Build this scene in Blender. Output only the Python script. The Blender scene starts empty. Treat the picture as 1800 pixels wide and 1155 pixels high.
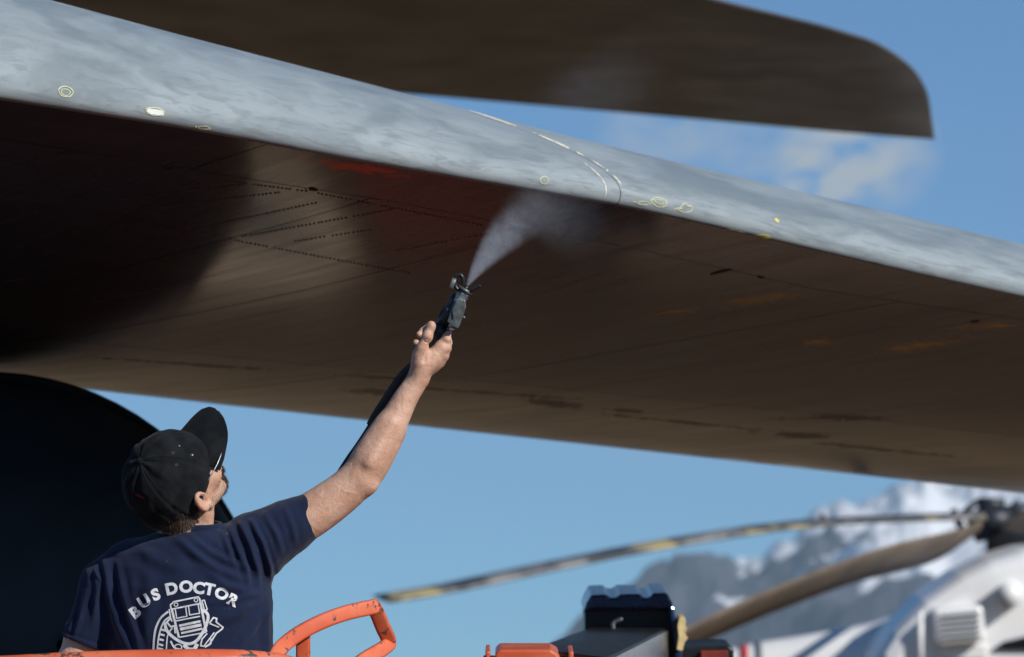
import bpy, bmesh, math, random
import numpy as np
from mathutils import Vector, Matrix, noise as mnoise
from mathutils.bvhtree import BVHTree
random.seed(7)
R = math.radians
S = bpy.context.scene
COL = S.collection

# ------------------------------------------------------------------ camera
CAMZ = 1.7
FPX = 7500.0                      # focal length in photograph pixels (150 mm on 36 mm, 1800 px)
PITCH = math.atan((1400 - 577.5) / FPX)
cd = bpy.data.cameras.new('camera'); cam = bpy.data.objects.new('camera', cd); COL.objects.link(cam)
cam.location = (0, 0, CAMZ); cam.rotation_euler = (R(90) + PITCH, 0, 0)
cd.lens = 150; cd.sensor_width = 36; cd.clip_start = 0.1; cd.clip_end = 60000
cd.dof.use_dof = True; cd.dof.focus_distance = 9.5; cd.dof.aperture_fstop = 6.3
S.camera = cam
CR = Vector((1, 0, 0)); CF = Vector((0, math.cos(PITCH), math.sin(PITCH))); CU = Vector((0, -math.sin(PITCH), math.cos(PITCH)))
CO = Vector((0, 0, CAMZ))
# camera-aligned modelling frame (right, depth, up) -> world
M_CW = Matrix(((1, 0, 0, 0), (0, CF.y, CU.y, 0), (0, CF.z, CU.z, CAMZ), (0, 0, 0, 1)))
def at(px, py, d):
    return CO + (CF + CR * ((px - 900) / FPX) - CU * ((py - 577.5) / FPX)) * d
def cf(px, py, d):                # same point in the camera-aligned frame
    return np.array([(px - 900) / FPX * d, d, -(py - 577.5) / FPX * d])

# ------------------------------------------------------------------ world, sun
SUN = Vector((0.68, -0.60, 0.52)).normalized()      # towards the sun
W = bpy.data.worlds.new('World'); S.world = W; W.use_nodes = True
nt = W.node_tree; nt.nodes.clear()
def wn(t, **k):
    n = nt.nodes.new(t)
    for a, b in k.items(): setattr(n, a, b)
    return n
out = wn('ShaderNodeOutputWorld'); bg = wn('ShaderNodeBackground'); sky = wn('ShaderNodeTexSky')
sky.sky_type = 'NISHITA'; sky.sun_disc = False
sky.sun_elevation = math.asin(SUN.z); sky.sun_rotation = math.atan2(SUN.x, SUN.y)
sky.altitude = 2500; sky.air_density = 0.85; sky.dust_density = 0.0; sky.ozone_density = 4.5
tint = wn('ShaderNodeMix', data_type='RGBA', blend_type='MULTIPLY'); tint.inputs[0].default_value = 1
tint.inputs[7].default_value = (0.50, 0.81, 0.91, 1)
# thin fair-weather clouds over the whole sky, by direction
geo = wn('ShaderNodeTexCoord')
mp = wn('ShaderNodeMapping'); mp.inputs['Scale'].default_value = (13, 13, 26)
mp.inputs['Location'].default_value = (0.0, 0.0, 0.0)
nz = wn('ShaderNodeTexNoise'); nz.inputs['Scale'].default_value = 1.0; nz.inputs['Detail'].default_value = 7; nz.inputs['Roughness'].default_value = .55
nt.links.new(geo.outputs['Generated'], mp.inputs[0]); nt.links.new(mp.outputs[0], nz.inputs['Vector'])
def wmath(op, a, b=None, clamp=False):
    n = wn('ShaderNodeMath', operation=op); n.use_clamp = clamp
    for i, v in enumerate((a, b)):
        if v is None: continue
        if isinstance(v, (int, float)): n.inputs[i].default_value = v
        else: nt.links.new(v, n.inputs[i])
    return n.outputs[0]
blobs = None
for (px, py, rad, wgt) in ((1140, 240, 0.014, .26), (1245, 235, .010, .20), (1385, 300, 0.017, .34), (1470, 280, 0.015, .34), (1550, 268, 0.015, .40), (1440, 345, .011, .2)):
    d = (at(px, py, 1) - CO).normalized()
    vm = wn('ShaderNodeVectorMath', operation='DISTANCE'); vm.inputs[1].default_value = d
    nt.links.new(geo.outputs['Generated'], vm.inputs[0])
    g = wmath('DIVIDE', vm.outputs['Value'], rad); g = wmath('MULTIPLY', g, g); g = wmath('SUBTRACT', 1.0, g, True); g = wmath('MULTIPLY', g, wgt)
    blobs = g if blobs is None else wmath('ADD', blobs, g)
nz2 = wn('ShaderNodeTexNoise'); nz2.inputs['Scale'].default_value = 75; nz2.inputs['Detail'].default_value = 6; nz2.inputs['Roughness'].default_value = .55
mp2 = wn('ShaderNodeMapping'); mp2.inputs['Scale'].default_value = (1, 1, 1.9); nt.links.new(geo.outputs['Generated'], mp2.inputs[0]); nt.links.new(mp2.outputs[0], nz2.inputs['Vector'])
base = wmath('MULTIPLY', wmath('SUBTRACT', nz.outputs[0], 0.60, True), 1.1)
fine = wmath('SUBTRACT', nz2.outputs[0], 0.5)
m = wmath('ADD', base, wmath('MULTIPLY', wmath('ADD', wmath('MULTIPLY', fine, 4.6), .75, True), blobs))
m = wmath('MULTIPLY', m, 1.9, True)
cm = wn('ShaderNodeMix', data_type='RGBA'); cm.inputs[7].default_value = (3.9, 4.3, 4.7, 1)
nt.links.new(m, cm.inputs[0]); nt.links.new(sky.outputs[0], tint.inputs[6]); nt.links.new(tint.outputs[2], cm.inputs[6])
nt.links.new(cm.outputs[2], bg.inputs[0]); bg.inputs[1].default_value = 0.12
nt.links.new(bg.outputs[0], out.inputs[0])
sl = bpy.data.lights.new('sun', 'SUN'); so = bpy.data.objects.new('sun', sl); COL.objects.link(so)
sl.energy = 5.0; sl.angle = R(0.53); sl.color = (1.0, 0.955, 0.88)
so.rotation_euler = SUN.to_track_quat('Z', 'Y').to_euler(); so.location = (30, -20, 40)
S.view_settings.view_transform = 'Standard'; S.view_settings.look = 'None'
S.view_settings.exposure = 0.0; S.view_settings.gamma = 1; S.view_settings.use_curve_mapping = False

# ------------------------------------------------------------------ helpers
def tag(o, label=None, cat=None, group=None, kind=None):
    if label: o['label'] = label
    if cat: o['category'] = cat
    if group: o['group'] = group
    if kind: o['kind'] = kind
    return o
def empty(name, loc, label=None, cat=None, group=None):
    o = bpy.data.objects.new(name, None); o.empty_display_size = .2; COL.objects.link(o); o.location = loc
    return tag(o, label, cat, group)
def link(name, verts, faces, mat, parent=None, smooth=True, uvs=None):
    me = bpy.data.meshes.new(name)
    me.from_pydata([tuple(v) for v in verts], [], [tuple(f) for f in faces]); me.update()
    if uvs is not None:
        uvl = me.uv_layers.new(name='surface')
        idx = np.empty(len(me.loops), dtype=np.int32); me.loops.foreach_get('vertex_index', idx)
        uvl.data.foreach_set('uv', np.asarray(uvs, dtype=np.float32)[idx].ravel())
    me.materials.append(mat)
    if smooth: me.polygons.foreach_set('use_smooth', [True] * len(me.polygons))
    o = bpy.data.objects.new(name, me); COL.objects.link(o)
    if parent: put(o, parent)
    return o
def put(o, parent):
    o.parent = parent
    if parent.parent is None: o.matrix_parent_inverse = Matrix.Translation(-parent.location)
def link_bm(name, bm, mat, parent=None, smooth=False):
    bmesh.ops.recalc_face_normals(bm, faces=bm.faces)
    me = bpy.data.meshes.new(name); bm.to_mesh(me); bm.free(); me.materials.append(mat)
    if smooth: me.polygons.foreach_set('use_smooth', [True] * len(me.polygons))
    o = bpy.data.objects.new(name, me); COL.objects.link(o)
    if parent: put(o, parent)
    return o
def cr(pts, n=8, closed=False):           # catmull-rom
    P = [Vector(p) for p in pts]; m = len(P); out = []
    rng = range(m) if closed else range(m - 1)
    for i in rng:
        if closed: a, b, c, d = P[(i - 1) % m], P[i], P[(i + 1) % m], P[(i + 2) % m]
        else: a, b, c, d = P[max(i - 1, 0)], P[i], P[i + 1], P[min(i + 2, m - 1)]
        for k in range(n):
            t = k / n
            out.append(0.5 * ((2 * b) + (c - a) * t + (2 * a - 5 * b + 4 * c - d) * t * t + (3 * b - a - 3 * c + d) * t ** 3))
    if not closed: out.append(P[-1])
    return out
def round_rect(w, h, r, n=4):
    pts = []
    for cx, cy, a0 in ((w - r, h - r, 0), (-w + r, h - r, 90), (-w + r, -h + r, 180), (w - r, -h + r, 270)):
        for k in range(n + 1):
            a = R(a0 + 90 * k / n); pts.append((cx + r * math.cos(a), cy + r * math.sin(a)))
    return pts
def circ(r, n=16): return [(r * math.cos(2 * math.pi * k / n), r * math.sin(2 * math.pi * k / n)) for k in range(n)]
def sweep(name, path, prof, mat, parent=None, radii=None, closed=False, up=None, smooth=True):
    P = [Vector(p) for p in path]; n = len(P); V = []; F = []; m = len(prof)
    ref = Vector(up) if up is not None else None; prevN = None
    for i in range(n):
        if closed: t = (P[(i + 1) % n] - P[i - 1]).normalized()
        else: t = (P[min(i + 1, n - 1)] - P[max(i - 1, 0)]).normalized()
        if ref is not None: nn = (ref - t * ref.dot(t)).normalized()
        else:
            if prevN is None:
                q = Vector((0, 0, 1)) if abs(t.z) < .9 else Vector((1, 0, 0))
            else: q = prevN
            nn = (q - t * q.dot(t)).normalized()
        prevN = nn; b = t.cross(nn)
        s = radii[i] if radii is not None else 1
        for (x, y) in prof: V.append(P[i] + b * x * s + nn * y * s)
    for i in range(n if closed else n - 1):
        j = (i + 1) % n
        for k in range(m):
            l = (k + 1) % m; F.append((i * m + k, j * m + k, j * m + l, i * m + l))
    if not closed:
        F.append(tuple(range(m))); F.append(tuple(range((n - 1) * m, n * m))[::-1])
    o = link(name, V, F, mat, parent, smooth)
    return o
def bevel(o, w, seg=2, ang=40):
    md = o.modifiers.new('bevel', 'BEVEL'); md.width = w; md.segments = seg; md.limit_method = 'ANGLE'; md.angle_limit = R(ang)
    return o
def prism(name, poly, d0, d1, mat, parent=None, bev=.004, shift=(0, 0)):     # outline in px, given its own thickness
    A = [at(x, y, d0) for x, y in poly]
    off = (CF + CR * shift[0] + CU * shift[1]) * (d1 - d0)
    B = [a + off for a in A]
    n = len(A); V = A + B
    F = [tuple(range(n)), tuple(range(n, 2 * n))[::-1]] + [(i, i + n, (i + 1) % n + n, (i + 1) % n) for i in range(n)]
    bm = bmesh.new(); vs = [bm.verts.new(v) for v in V]
    for f in F: bm.faces.new([vs[i] for i in f])
    o = link_bm(name, bm, mat, parent)
    if bev: bevel(o, bev)
    return o
def box(name, c, sx, sy, sz, mat, parent=None, rot=None, bev=.003):
    bm = bmesh.new(); bmesh.ops.create_cube(bm, size=1)
    M = Matrix.Translation(c) @ (rot.to_4x4() if rot is not None else Matrix.Identity(4)) @ Matrix.Diagonal((sx, sy, sz, 1))
    bmesh.ops.transform(bm, matrix=M, verts=bm.verts)
    o = link_bm(name, bm, mat, parent)
    if bev: bevel(o, bev)
    return o
# ---- signed-distance fields, meshed with surface nets, for bodies and cloth
class Field:
    def __init__(s, lo, hi, h):
        s.lo = np.array(lo, dtype=np.float32); s.h = h
        s.n = np.ceil((np.array(hi) - s.lo) / h).astype(int) + 1
        s.a = np.full(tuple(s.n), .5, dtype=np.float32)
    def region(s, lo, hi):
        i0 = np.clip(np.floor((np.array(lo) - s.lo) / s.h).astype(int), 0, s.n); i1 = np.clip(np.ceil((np.array(hi) - s.lo) / s.h).astype(int) + 1, 0, s.n)
        sl_ = tuple(slice(a, b) for a, b in zip(i0, i1))
        ax = [s.lo[k] + np.arange(i0[k], i1[k], dtype=np.float32) * s.h for k in range(3)]
        return sl_, ax[0][:, None, None], ax[1][None, :, None], ax[2][None, None, :]
    def merge(s, sl_, d, k, sub=False):
        a = s.a[sl_]
        if a.size == 0: return
        if sub:
            d = -d; hh = np.clip(k - np.abs(a - d), 0, None) / k if k else 0
            s.a[sl_] = np.maximum(a, d) + hh * hh * k / 4
        else:
            hh = np.clip(k - np.abs(a - d), 0, None) / k if k else 0
            s.a[sl_] = np.minimum(a, d) - hh * hh * k / 4
    def cap(s, a, b, ra, rb, k=.01, sub=False):
        a = np.array(a, dtype=float); b = np.array(b, dtype=float); p = max(ra, rb) + k + 3 * s.h
        sl_, X, Y, Z = s.region(np.minimum(a, b) - p, np.maximum(a, b) + p)
        ab = b - a; L2 = (ab ** 2).sum() + 1e-12
        px, py, pz = X - a[0], Y - a[1], Z - a[2]
        t = np.clip((px * ab[0] + py * ab[1] + pz * ab[2]) / L2, 0, 1)
        d = np.sqrt((px - ab[0] * t) ** 2 + (py - ab[1] * t) ** 2 + (pz - ab[2] * t) ** 2) - (ra + (rb - ra) * t)
        s.merge(sl_, d, k, sub)
    def chain(s, pts, rs, k=.01):
        for i in range(len(pts) - 1): s.cap(pts[i], pts[i + 1], rs[i], rs[i + 1], k)
    def ell(s, c, r, ax=None, k=.01, sub=False):
        c = np.array(c, dtype=float); ax = np.eye(3) if ax is None else np.array(ax, dtype=float)
        p = max(r) + k + 3 * s.h
        sl_, X, Y, Z = s.region(c - p, c + p)
        px, py, pz = X - c[0], Y - c[1], Z - c[2]
        q = [(px * ax[i][0] + py * ax[i][1] + pz * ax[i][2]) / r[i] for i in range(3)]
        k0 = np.sqrt(q[0] ** 2 + q[1] ** 2 + q[2] ** 2) + 1e-9
        k1 = np.sqrt((q[0] / r[0]) ** 2 + (q[1] / r[1]) ** 2 + (q[2] / r[2]) ** 2) + 1e-9
        s.merge(sl_, k0 * (k0 - 1) / k1, k, sub)
    def mesh(s):
        a = s.a; sg = a < 0
        c8 = [(i, j, k) for i in (0, 1) for j in (0, 1) for k in (0, 1)]
        n0, n1, n2 = a.shape
        cnt = np.zeros((n0 - 1, n1 - 1, n2 - 1), dtype=np.int8)
        for i, j, k in c8: cnt += sg[i:n0 - 1 + i, j:n1 - 1 + j, k:n2 - 1 + k]
        cells = np.argwhere((cnt > 0) & (cnt < 8))
        idx = np.full(cnt.shape, -1, dtype=np.int32); idx[tuple(cells.T)] = np.arange(len(cells))
        acc = np.zeros((len(cells), 3)); num = np.zeros(len(cells))
        for c in c8:
            for ax in range(3):
                if c[ax] == 1: continue
                e = list(c); e[ax] = 1
                v0 = a[tuple((cells + np.array(c)).T)]; v1 = a[tuple((cells + np.array(e)).T)]
                mk = (v0 < 0) != (v1 < 0); t = np.where(mk, v0 / np.where(mk, v0 - v1, 1), 0)
                p = np.array(c)[None, :] + np.zeros((len(cells), 3)); p[:, ax] += t
                acc += p * mk[:, None]; num += mk
        V = (cells + acc / num[:, None]) * s.h + s.lo
        F = []
        for ax in range(3):
            o = [0, 0, 0]; o[ax] = 1
            A = sg[:n0 - o[0], :n1 - o[1], :n2 - o[2]]; B = sg[o[0]:, o[1]:, o[2]:]
            e = np.argwhere(A != B); b, c = (ax + 1) % 3, (ax + 2) % 3
            ok = (e[:, b] > 0) & (e[:, c] > 0) & (e[:, b] < idx.shape[b]) & (e[:, c] < idx.shape[c]); e = e[ok]
            db = np.zeros(3, int); db[b] = 1; dc = np.zeros(3, int); dc[c] = 1
            q = np.stack([idx[tuple((e - db - dc).T)], idx[tuple((e - dc).T)], idx[tuple(e.T)], idx[tuple((e - db).T)]], 1)
            flip = ~A[tuple(e.T)]; q[flip] = q[flip][:, ::-1]
            F.append(q)
        return V, np.concatenate(F)
def relax(V, F, it=3, lam=.5):
    a = np.concatenate([F[:, [0, 1]], F[:, [1, 2]], F[:, [2, 3]], F[:, [3, 0]]]); c = np.bincount(a[:, 0], minlength=len(V)) + np.bincount(a[:, 1], minlength=len(V))
    for i in range(it * 2):
        l = lam if i % 2 == 0 else -lam * .9
        S_ = np.stack([np.bincount(a[:, 0], V[a[:, 1], k], len(V)) + np.bincount(a[:, 1], V[a[:, 0], k], len(V)) for k in range(3)], 1)
        V = V + (S_ / c[:, None] - V) * l
    return V
def toworld(V):
    V = np.asarray(V); return np.stack([V[:, 0], V[:, 1] * CF.y + V[:, 2] * CU.y, V[:, 1] * CF.z + V[:, 2] * CU.z + CAMZ], 1)
def vnormals(V, F):
    n = np.cross(V[F[:, 2]] - V[F[:, 0]], V[F[:, 3]] - V[F[:, 1]]); N = np.zeros_like(V)
    for k in range(4): np.add.at(N, F[:, k], n)
    return N / (np.linalg.norm(N, axis=1, keepdims=True) + 1e-12)
def fast_link(name, V, F, mat, parent):     # large quad mesh in camera-aligned coordinates
    Wd = toworld(V); me = bpy.data.meshes.new(name)
    me.vertices.add(len(Wd)); me.vertices.foreach_set('co', Wd.astype(np.float32).ravel())
    me.loops.add(len(F) * 4); me.loops.foreach_set('vertex_index', F.astype(np.int32).ravel())
    me.polygons.add(len(F)); me.polygons.foreach_set('loop_start', np.arange(0, len(F) * 4, 4, dtype=np.int32))
    me.polygons.foreach_set('loop_total', np.full(len(F), 4, dtype=np.int32))
    me.update(calc_edges=True); me.validate()
    me.polygons.foreach_set('use_smooth', [True] * len(me.polygons)); me.materials.append(mat)
    o = bpy.data.objects.new(name, me); COL.objects.link(o)
    if parent: put(o, parent)
    return o
def bvh_of(*objs):
    V = []; F = []
    for o in objs:
        b = len(V); V += [v.co.copy() for v in o.data.vertices]; F += [tuple(b + i for i in p.vertices) for p in o.data.polygons]
    return BVHTree.FromPolygons(V, F)
def onto(bvh, px, py, off=.0012):        # the surface point seen at a pixel, lifted off the surface
    d = (at(px, py, 1) - CO).normalized(); h = bvh.ray_cast(CO, d)
    if h[0] is None: return None
    n = h[1]
    if n.dot(d) > 0: n = -n
    return h[0] + n * off
def ribbon_geo(bvh, pts, w, off=.0012, closed=False, n=6, taper=False):
    P = cr([Vector((x, y, 0)) for x, y in pts], n, closed); V = []; F = []; m = len(P); prev = None; first = None
    for i in range(m):
        t = (P[(i + 1) % m] - P[i - 1]) if closed else (P[min(i + 1, m - 1)] - P[max(i - 1, 0)])
        if t.length < 1e-6: t = Vector((1, 0, 0))
        t.normalize(); q = Vector((-t.y, t.x, 0)) * w / 2
        if taper: q *= max(.15, math.sin(math.pi * (i + .5) / m)) ** .5
        a = onto(bvh, P[i].x + q.x, P[i].y + q.y, off); b = onto(bvh, P[i].x - q.x, P[i].y - q.y, off)
        if a is None or b is None: prev = None; continue
        V += [a, b]; k = len(V) - 2
        if first is None: first = k
        if prev is not None and (V[prev] - V[k]).length < .5: F.append((prev, prev + 1, k + 1, k))
        prev = k
    if closed and prev is not None and first is not None: F.append((prev, prev + 1, first + 1, first))
    return V, F
def ribbons(name, bvh, lst, mat, parent, off=.0012, taper=False):
    V = []; F = []
    for it in lst:
        pts, w = it[0], it[1]; closed = it[2] if len(it) > 2 else False
        v, f = ribbon_geo(bvh, pts, w, off, closed, taper=taper); b = len(V); V += v; F += [tuple(i + b for i in q) for q in f]
    return link(name, V, F, mat, parent, False)

# ------------------------------------------------------------------ materials
class MT:
    def __init__(s, name, rough=.5, metal=0, spec=.5, coat=0, coat_rough=.1):
        s.m = bpy.data.materials.new(name); s.m.use_nodes = True; s.t = s.m.node_tree; s.b = s.t.nodes['Principled BSDF']
        s.set('Roughness', rough); s.set('Metallic', metal); s.set('Specular IOR Level', spec); s.set('Coat Weight', coat); s.set('Coat Roughness', coat_rough)
    def n(s, t, **k):
        x = s.t.nodes.new(t)
        for a, b in k.items(): setattr(x, a, b)
        return x
    def set(s, sock, v, i=None):
        q = s.b.inputs[sock]
        if hasattr(v, 'is_linked') or isinstance(v, bpy.types.NodeSocket): s.t.links.new(v, q)
        else: q.default_value = v
    def put(s, v, q):
        if isinstance(v, bpy.types.NodeSocket): s.t.links.new(v, q)
        elif isinstance(v, tuple) and len(v) == 3 and q.type == 'RGBA': q.default_value = (*v, 1)
        else: q.default_value = v
    def math(s, op, a, b=0.0, clamp=False):
        x = s.n('ShaderNodeMath', operation=op); x.use_clamp = clamp; s.put(a, x.inputs[0]); s.put(b, x.inputs[1]); return x.outputs[0]
    def mix(s, f, a, b, mode='MIX'):
        x = s.n('ShaderNodeMix', data_type='RGBA', blend_type=mode); s.put(f, x.inputs[0]); s.put(a, x.inputs[6]); s.put(b, x.inputs[7]); return x.outputs[2]
    def coord(s, which='Object', scale=(1, 1, 1), rot=(0, 0, 0), loc=(0, 0, 0)):
        c = s.n('ShaderNodeTexCoord'); m_ = s.n('ShaderNodeMapping'); m_.inputs['Scale'].default_value = scale
        m_.inputs['Rotation'].default_value = rot; m_.inputs['Location'].default_value = loc
        s.t.links.new(c.outputs[which], m_.inputs[0]); return m_.outputs[0]
    def noise(s, vec, scale, detail=5, rough=.55, dist=0):
        x = s.n('ShaderNodeTexNoise'); s.t.links.new(vec, x.inputs['Vector']); x.inputs['Scale'].default_value = scale
        x.inputs['Detail'].default_value = detail; x.inputs['Roughness'].default_value = rough; x.inputs['Distortion'].default_value = dist; return x.outputs[0]
    def ramp(s, v, lo, hi):
        x = s.n('ShaderNodeMapRange', interpolation_type='SMOOTHSTEP'); s.put(v, x.inputs[0]); x.inputs[1].default_value = lo; x.inputs[2].default_value = hi; return x.outputs[0]
    def bump(s, h, dist=.001, strength=1):
        x = s.n('ShaderNodeBump'); x.inputs['Strength'].default_value = strength; x.inputs['Distance'].default_value = dist
        s.t.links.new(h, x.inputs['Height']); s.t.links.new(x.outputs[0], s.b.inputs['Normal'])
def simple(name, col, rough=.5, metal=0, var=.25, scale=20, bump=0, bscale=150, coat=0, spec=.5, rvar=.15):
    s = MT(name, rough, metal, spec, coat); v = s.coord()
    nz_ = s.noise(v, scale, 6)
    d = tuple(c * (1 - var) for c in col); u = tuple(min(1, c * (1 + var)) for c in col)
    s.set('Base Color', s.mix(s.ramp(nz_, .3, .7), d, u))
    s.set('Roughness', s.math('ADD', s.math('MULTIPLY', s.noise(v, scale * 2.3), rvar * 2), max(0.02, rough - rvar)))
    if bump: s.bump(s.noise(v, bscale, 3), bump)
    return s.m

# ground: dry tan apron that lights the undersides
g_ = MT('apron_ground', .95, 0, .05); v = g_.coord()
a_ = g_.noise(v, .05, 6); b_ = g_.noise(v, 2.5, 8, .7)
c_ = g_.mix(g_.ramp(a_, .35, .65), (.052, .031, .018), (.072, .045, .026)); c_ = g_.mix(g_.math('MULTIPLY', g_.ramp(b_, .4, .7), .4), c_, (.05, .032, .02))
g_.set('Base Color', c_); g_.bump(b_, .01)
M_ground = g_.m

# weathered grey paint of the leading edge. UV: u = span (px/1800), v = girth
def wing_paint(name, under=False):
    s = MT(name, .42, 0, .4, 1.0 if under else 0, .22)
    v0 = s.coord('UV')
    if not under:
        st = s.noise(s.coord('UV', (15, 4.6, 1), (0, 0, 0)), 1.0, 5, .58, .8)
        sc = s.noise(s.coord('UV', (26, 15, 1), (0, 0, 0)), 1.3, 5, .6, .8)
        lg = s.noise(s.coord('UV', (6, 1.6, 1), loc=(3.3, 1, 0)), 1.4, 4, .5, 1.0)
        sep = s.n('ShaderNodeSeparateXYZ'); s.t.links.new(v0, sep.inputs[0])
        c = s.mix(s.ramp(lg, .36, .64), (.215, .255, .275), (.30, .345, .365))
        c = s.mix(s.math('MULTIPLY', s.ramp(st, .42, .72), .5), c, (.37, .425, .45))
        low = s.ramp(sep.outputs[1], .75, .0)
        c = s.mix(s.math('MULTIPLY', s.math('MULTIPLY', s.ramp(sc, .5, .62), .6), s.math('ADD', s.math('MULTIPLY', low, .8), .2)), c, (.17, .192, .212))
        grime = s.noise(s.coord('UV', (7, 4, 1), (0, 0, 0), (.4, 2.2, 0)), 1.6, 6, .6, 1.5)
        c = s.mix(s.math('MULTIPLY', s.ramp(grime, .54, .68), .3), c, (.16, .19, .215))
        s.set('Base Color', c); s.set('Roughness', s.math('ADD', s.math('MULTIPLY', st, .3), .3))
    else:
        # streaks run chordwise (down-left in the span frame)
        v1 = s.coord('Object', (1, 1, .2), (0, 0, R(-42)))
        q = s.n('ShaderNodeMapping'); q.inputs['Scale'].default_value = (.8, 9, 1); s.t.links.new(v1, q.inputs[0])
        st = s.noise(q.outputs[0], 1.3, 7, .6, .5)
        q2 = s.n('ShaderNodeMapping'); q2.inputs['Scale'].default_value = (6, .5, 1); s.t.links.new(v1, q2.inputs[0])
        st2 = s.noise(q2.outputs[0], 1.6, 7, .6, .4)
        lg = s.noise(s.coord('Object', (1, 1, 1)), .55, 4)
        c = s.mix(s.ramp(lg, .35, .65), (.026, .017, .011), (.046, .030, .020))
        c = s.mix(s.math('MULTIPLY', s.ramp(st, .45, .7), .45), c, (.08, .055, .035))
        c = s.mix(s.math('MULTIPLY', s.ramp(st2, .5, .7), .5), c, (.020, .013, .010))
        # painted red and orange reflections, then dirt and yellow scuffs with outlines of their own
        sep = s.n('ShaderNodeSeparateXYZ'); s.t.links.new(v0, sep.inputs[0])
        brk = s.noise(s.coord('UV', (26, 150, 1), (0, 0, .05)), 1.0, 6, .65, .6)
        brk2 = s.noise(s.coord('UV', (60, 110, 1)), 1.0, 6, .7, .6)
        def spot(px, py, rx, ry, rot=0.0):
            m_ = s.n('ShaderNodeVectorMath', operation='SUBTRACT'); s.t.links.new(v0, m_.inputs[0]); m_.inputs[1].default_value = (px / 1800, py / 1800, 0)
            r_ = s.n('ShaderNodeVectorRotate', rotation_type='Z_AXIS'); s.t.links.new(m_.outputs[0], r_.inputs[0]); r_.inputs['Angle'].default_value = rot
            d_ = s.n('ShaderNodeVectorMath', operation='MULTIPLY'); s.t.links.new(r_.outputs[0], d_.inputs[0]); d_.inputs[1].default_value = (1800 / rx, 1800 / ry, 0)
            l_ = s.n('ShaderNodeVectorMath', operation='LENGTH'); s.t.links.new(d_.outputs[0], l_.inputs[0])
            return s.math('SUBTRACT', 1.0, l_.outputs['Value'], True)
        def group(lst, brk_, th, wd):
            acc = None
            for a in lst:
                g = spot(*a); acc = g if acc is None else s.math('MAXIMUM', acc, g)
            return s.ramp(s.math('ADD', s.math('MULTIPLY', acc, .55), s.math('MULTIPLY', brk_, 1.0)), th, th + wd), acc
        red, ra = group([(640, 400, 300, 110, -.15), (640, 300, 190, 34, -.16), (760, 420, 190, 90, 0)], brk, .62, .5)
        c = s.mix(s.math('MULTIPLY', s.ramp(ra, .0, .45), .55), c, (.062, .014, .011))  # maroon reflected sheen put into the base colour
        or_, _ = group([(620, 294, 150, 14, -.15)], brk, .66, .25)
        c = s.mix(s.math('MULTIPLY', or_, .9), c, (.85, .15, .06))  # orange reflection streak, painted in as well
        yel, _ = group([(1330, 527, 130, 16, .14), (1435, 602, 62, 11, .04), (1620, 607, 150, 14, .13), (1745, 574, 120, 12, .02), (1200, 545, 90, 12, .1)], brk, .66, .36)
        c = s.mix(s.math('MULTIPLY', yel, .75), c, (.62, .50, .09))
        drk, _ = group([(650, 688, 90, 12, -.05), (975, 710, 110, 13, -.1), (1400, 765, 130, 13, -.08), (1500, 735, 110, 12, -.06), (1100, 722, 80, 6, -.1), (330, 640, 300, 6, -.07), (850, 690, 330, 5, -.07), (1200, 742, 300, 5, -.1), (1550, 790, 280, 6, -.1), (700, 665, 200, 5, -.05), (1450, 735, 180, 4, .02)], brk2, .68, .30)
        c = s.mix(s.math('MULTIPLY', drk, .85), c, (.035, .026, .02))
        s.set('Base Color', c)
        s.set('Roughness', .55); s.set('Coat Roughness', s.math('ADD', s.math('MULTIPLY', st2, .16), .05))
        dull = s.math('MAXIMUM', s.math('MULTIPLY', drk, .7), s.math('MAXIMUM', s.math('MULTIPLY', yel, .6), s.math('MULTIPLY', or_, .7)))
        q3 = s.n('ShaderNodeMapping'); q3.inputs['Scale'].default_value = (7, .7, 1); s.t.links.new(v1, q3.inputs[0])
        st3 = s.noise(q3.outputs[0], 2.2, 6, .65, .6)
        s.set('Coat Weight', s.math('MULTIPLY', s.math('SUBTRACT', 1.0, dull), s.math('SUBTRACT', 1.05, s.math('MULTIPLY', s.ramp(st3, .40, .72), .28))))
        s.bump(s.noise(s.coord('Object', (1, 1, 1), (0, 0, R(-42))), 1.6, 3), .02, .35)
    return s.m
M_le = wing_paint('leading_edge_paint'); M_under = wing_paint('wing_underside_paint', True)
M_joint = simple('joint_shadow_gap', (.03, .028, .026), .8)
M_seal = simple('dried_sealant', (.74, .72, .56), .6, var=.35, scale=60)
M_chalk = simple('yellow_chalk', (.62, .60, .36), .8, var=.2, scale=90)
M_yellow = simple('yellow_primer', (.62, .55, .16), .7, var=.2, scale=70)
M_white = simple('white_filler', (.78, .8, .78), .45, var=.1)
M_rivet = simple('rivet_paint', (.12, .09, .068), .4)
M_tail = simple('tail_paint', (.145, .142, .138), .42, var=.3, scale=.9)
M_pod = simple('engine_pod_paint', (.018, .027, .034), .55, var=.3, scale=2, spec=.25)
M_black = simple('black_plastic', (.012, .013, .015), .35, var=.3, spec=.5)
M_rubber = simple('black_rubber', (.016, .015, .015), .6, var=.3, bump=.0004)
M_steel = simple('worn_steel', (.30, .31, .32), .32, .85, var=.35, scale=60, bump=.0003)
M_dsteel = simple('dark_cast_metal', (.13, .145, .14), .42, .35, var=.4, scale=80, bump=.0004)
M_tan = simple('tan_machine_paint', (.72, .56, .27), .5)
M_navy = simple('navy_gloss_cover', (.010, .028, .085), .28, var=.25, coat=.4)
M_lamp = simple('dull_red_lens', (.22, .03, .02), .5)
M_glass = simple('dark_glass', (.01, .012, .015), .08)
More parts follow.
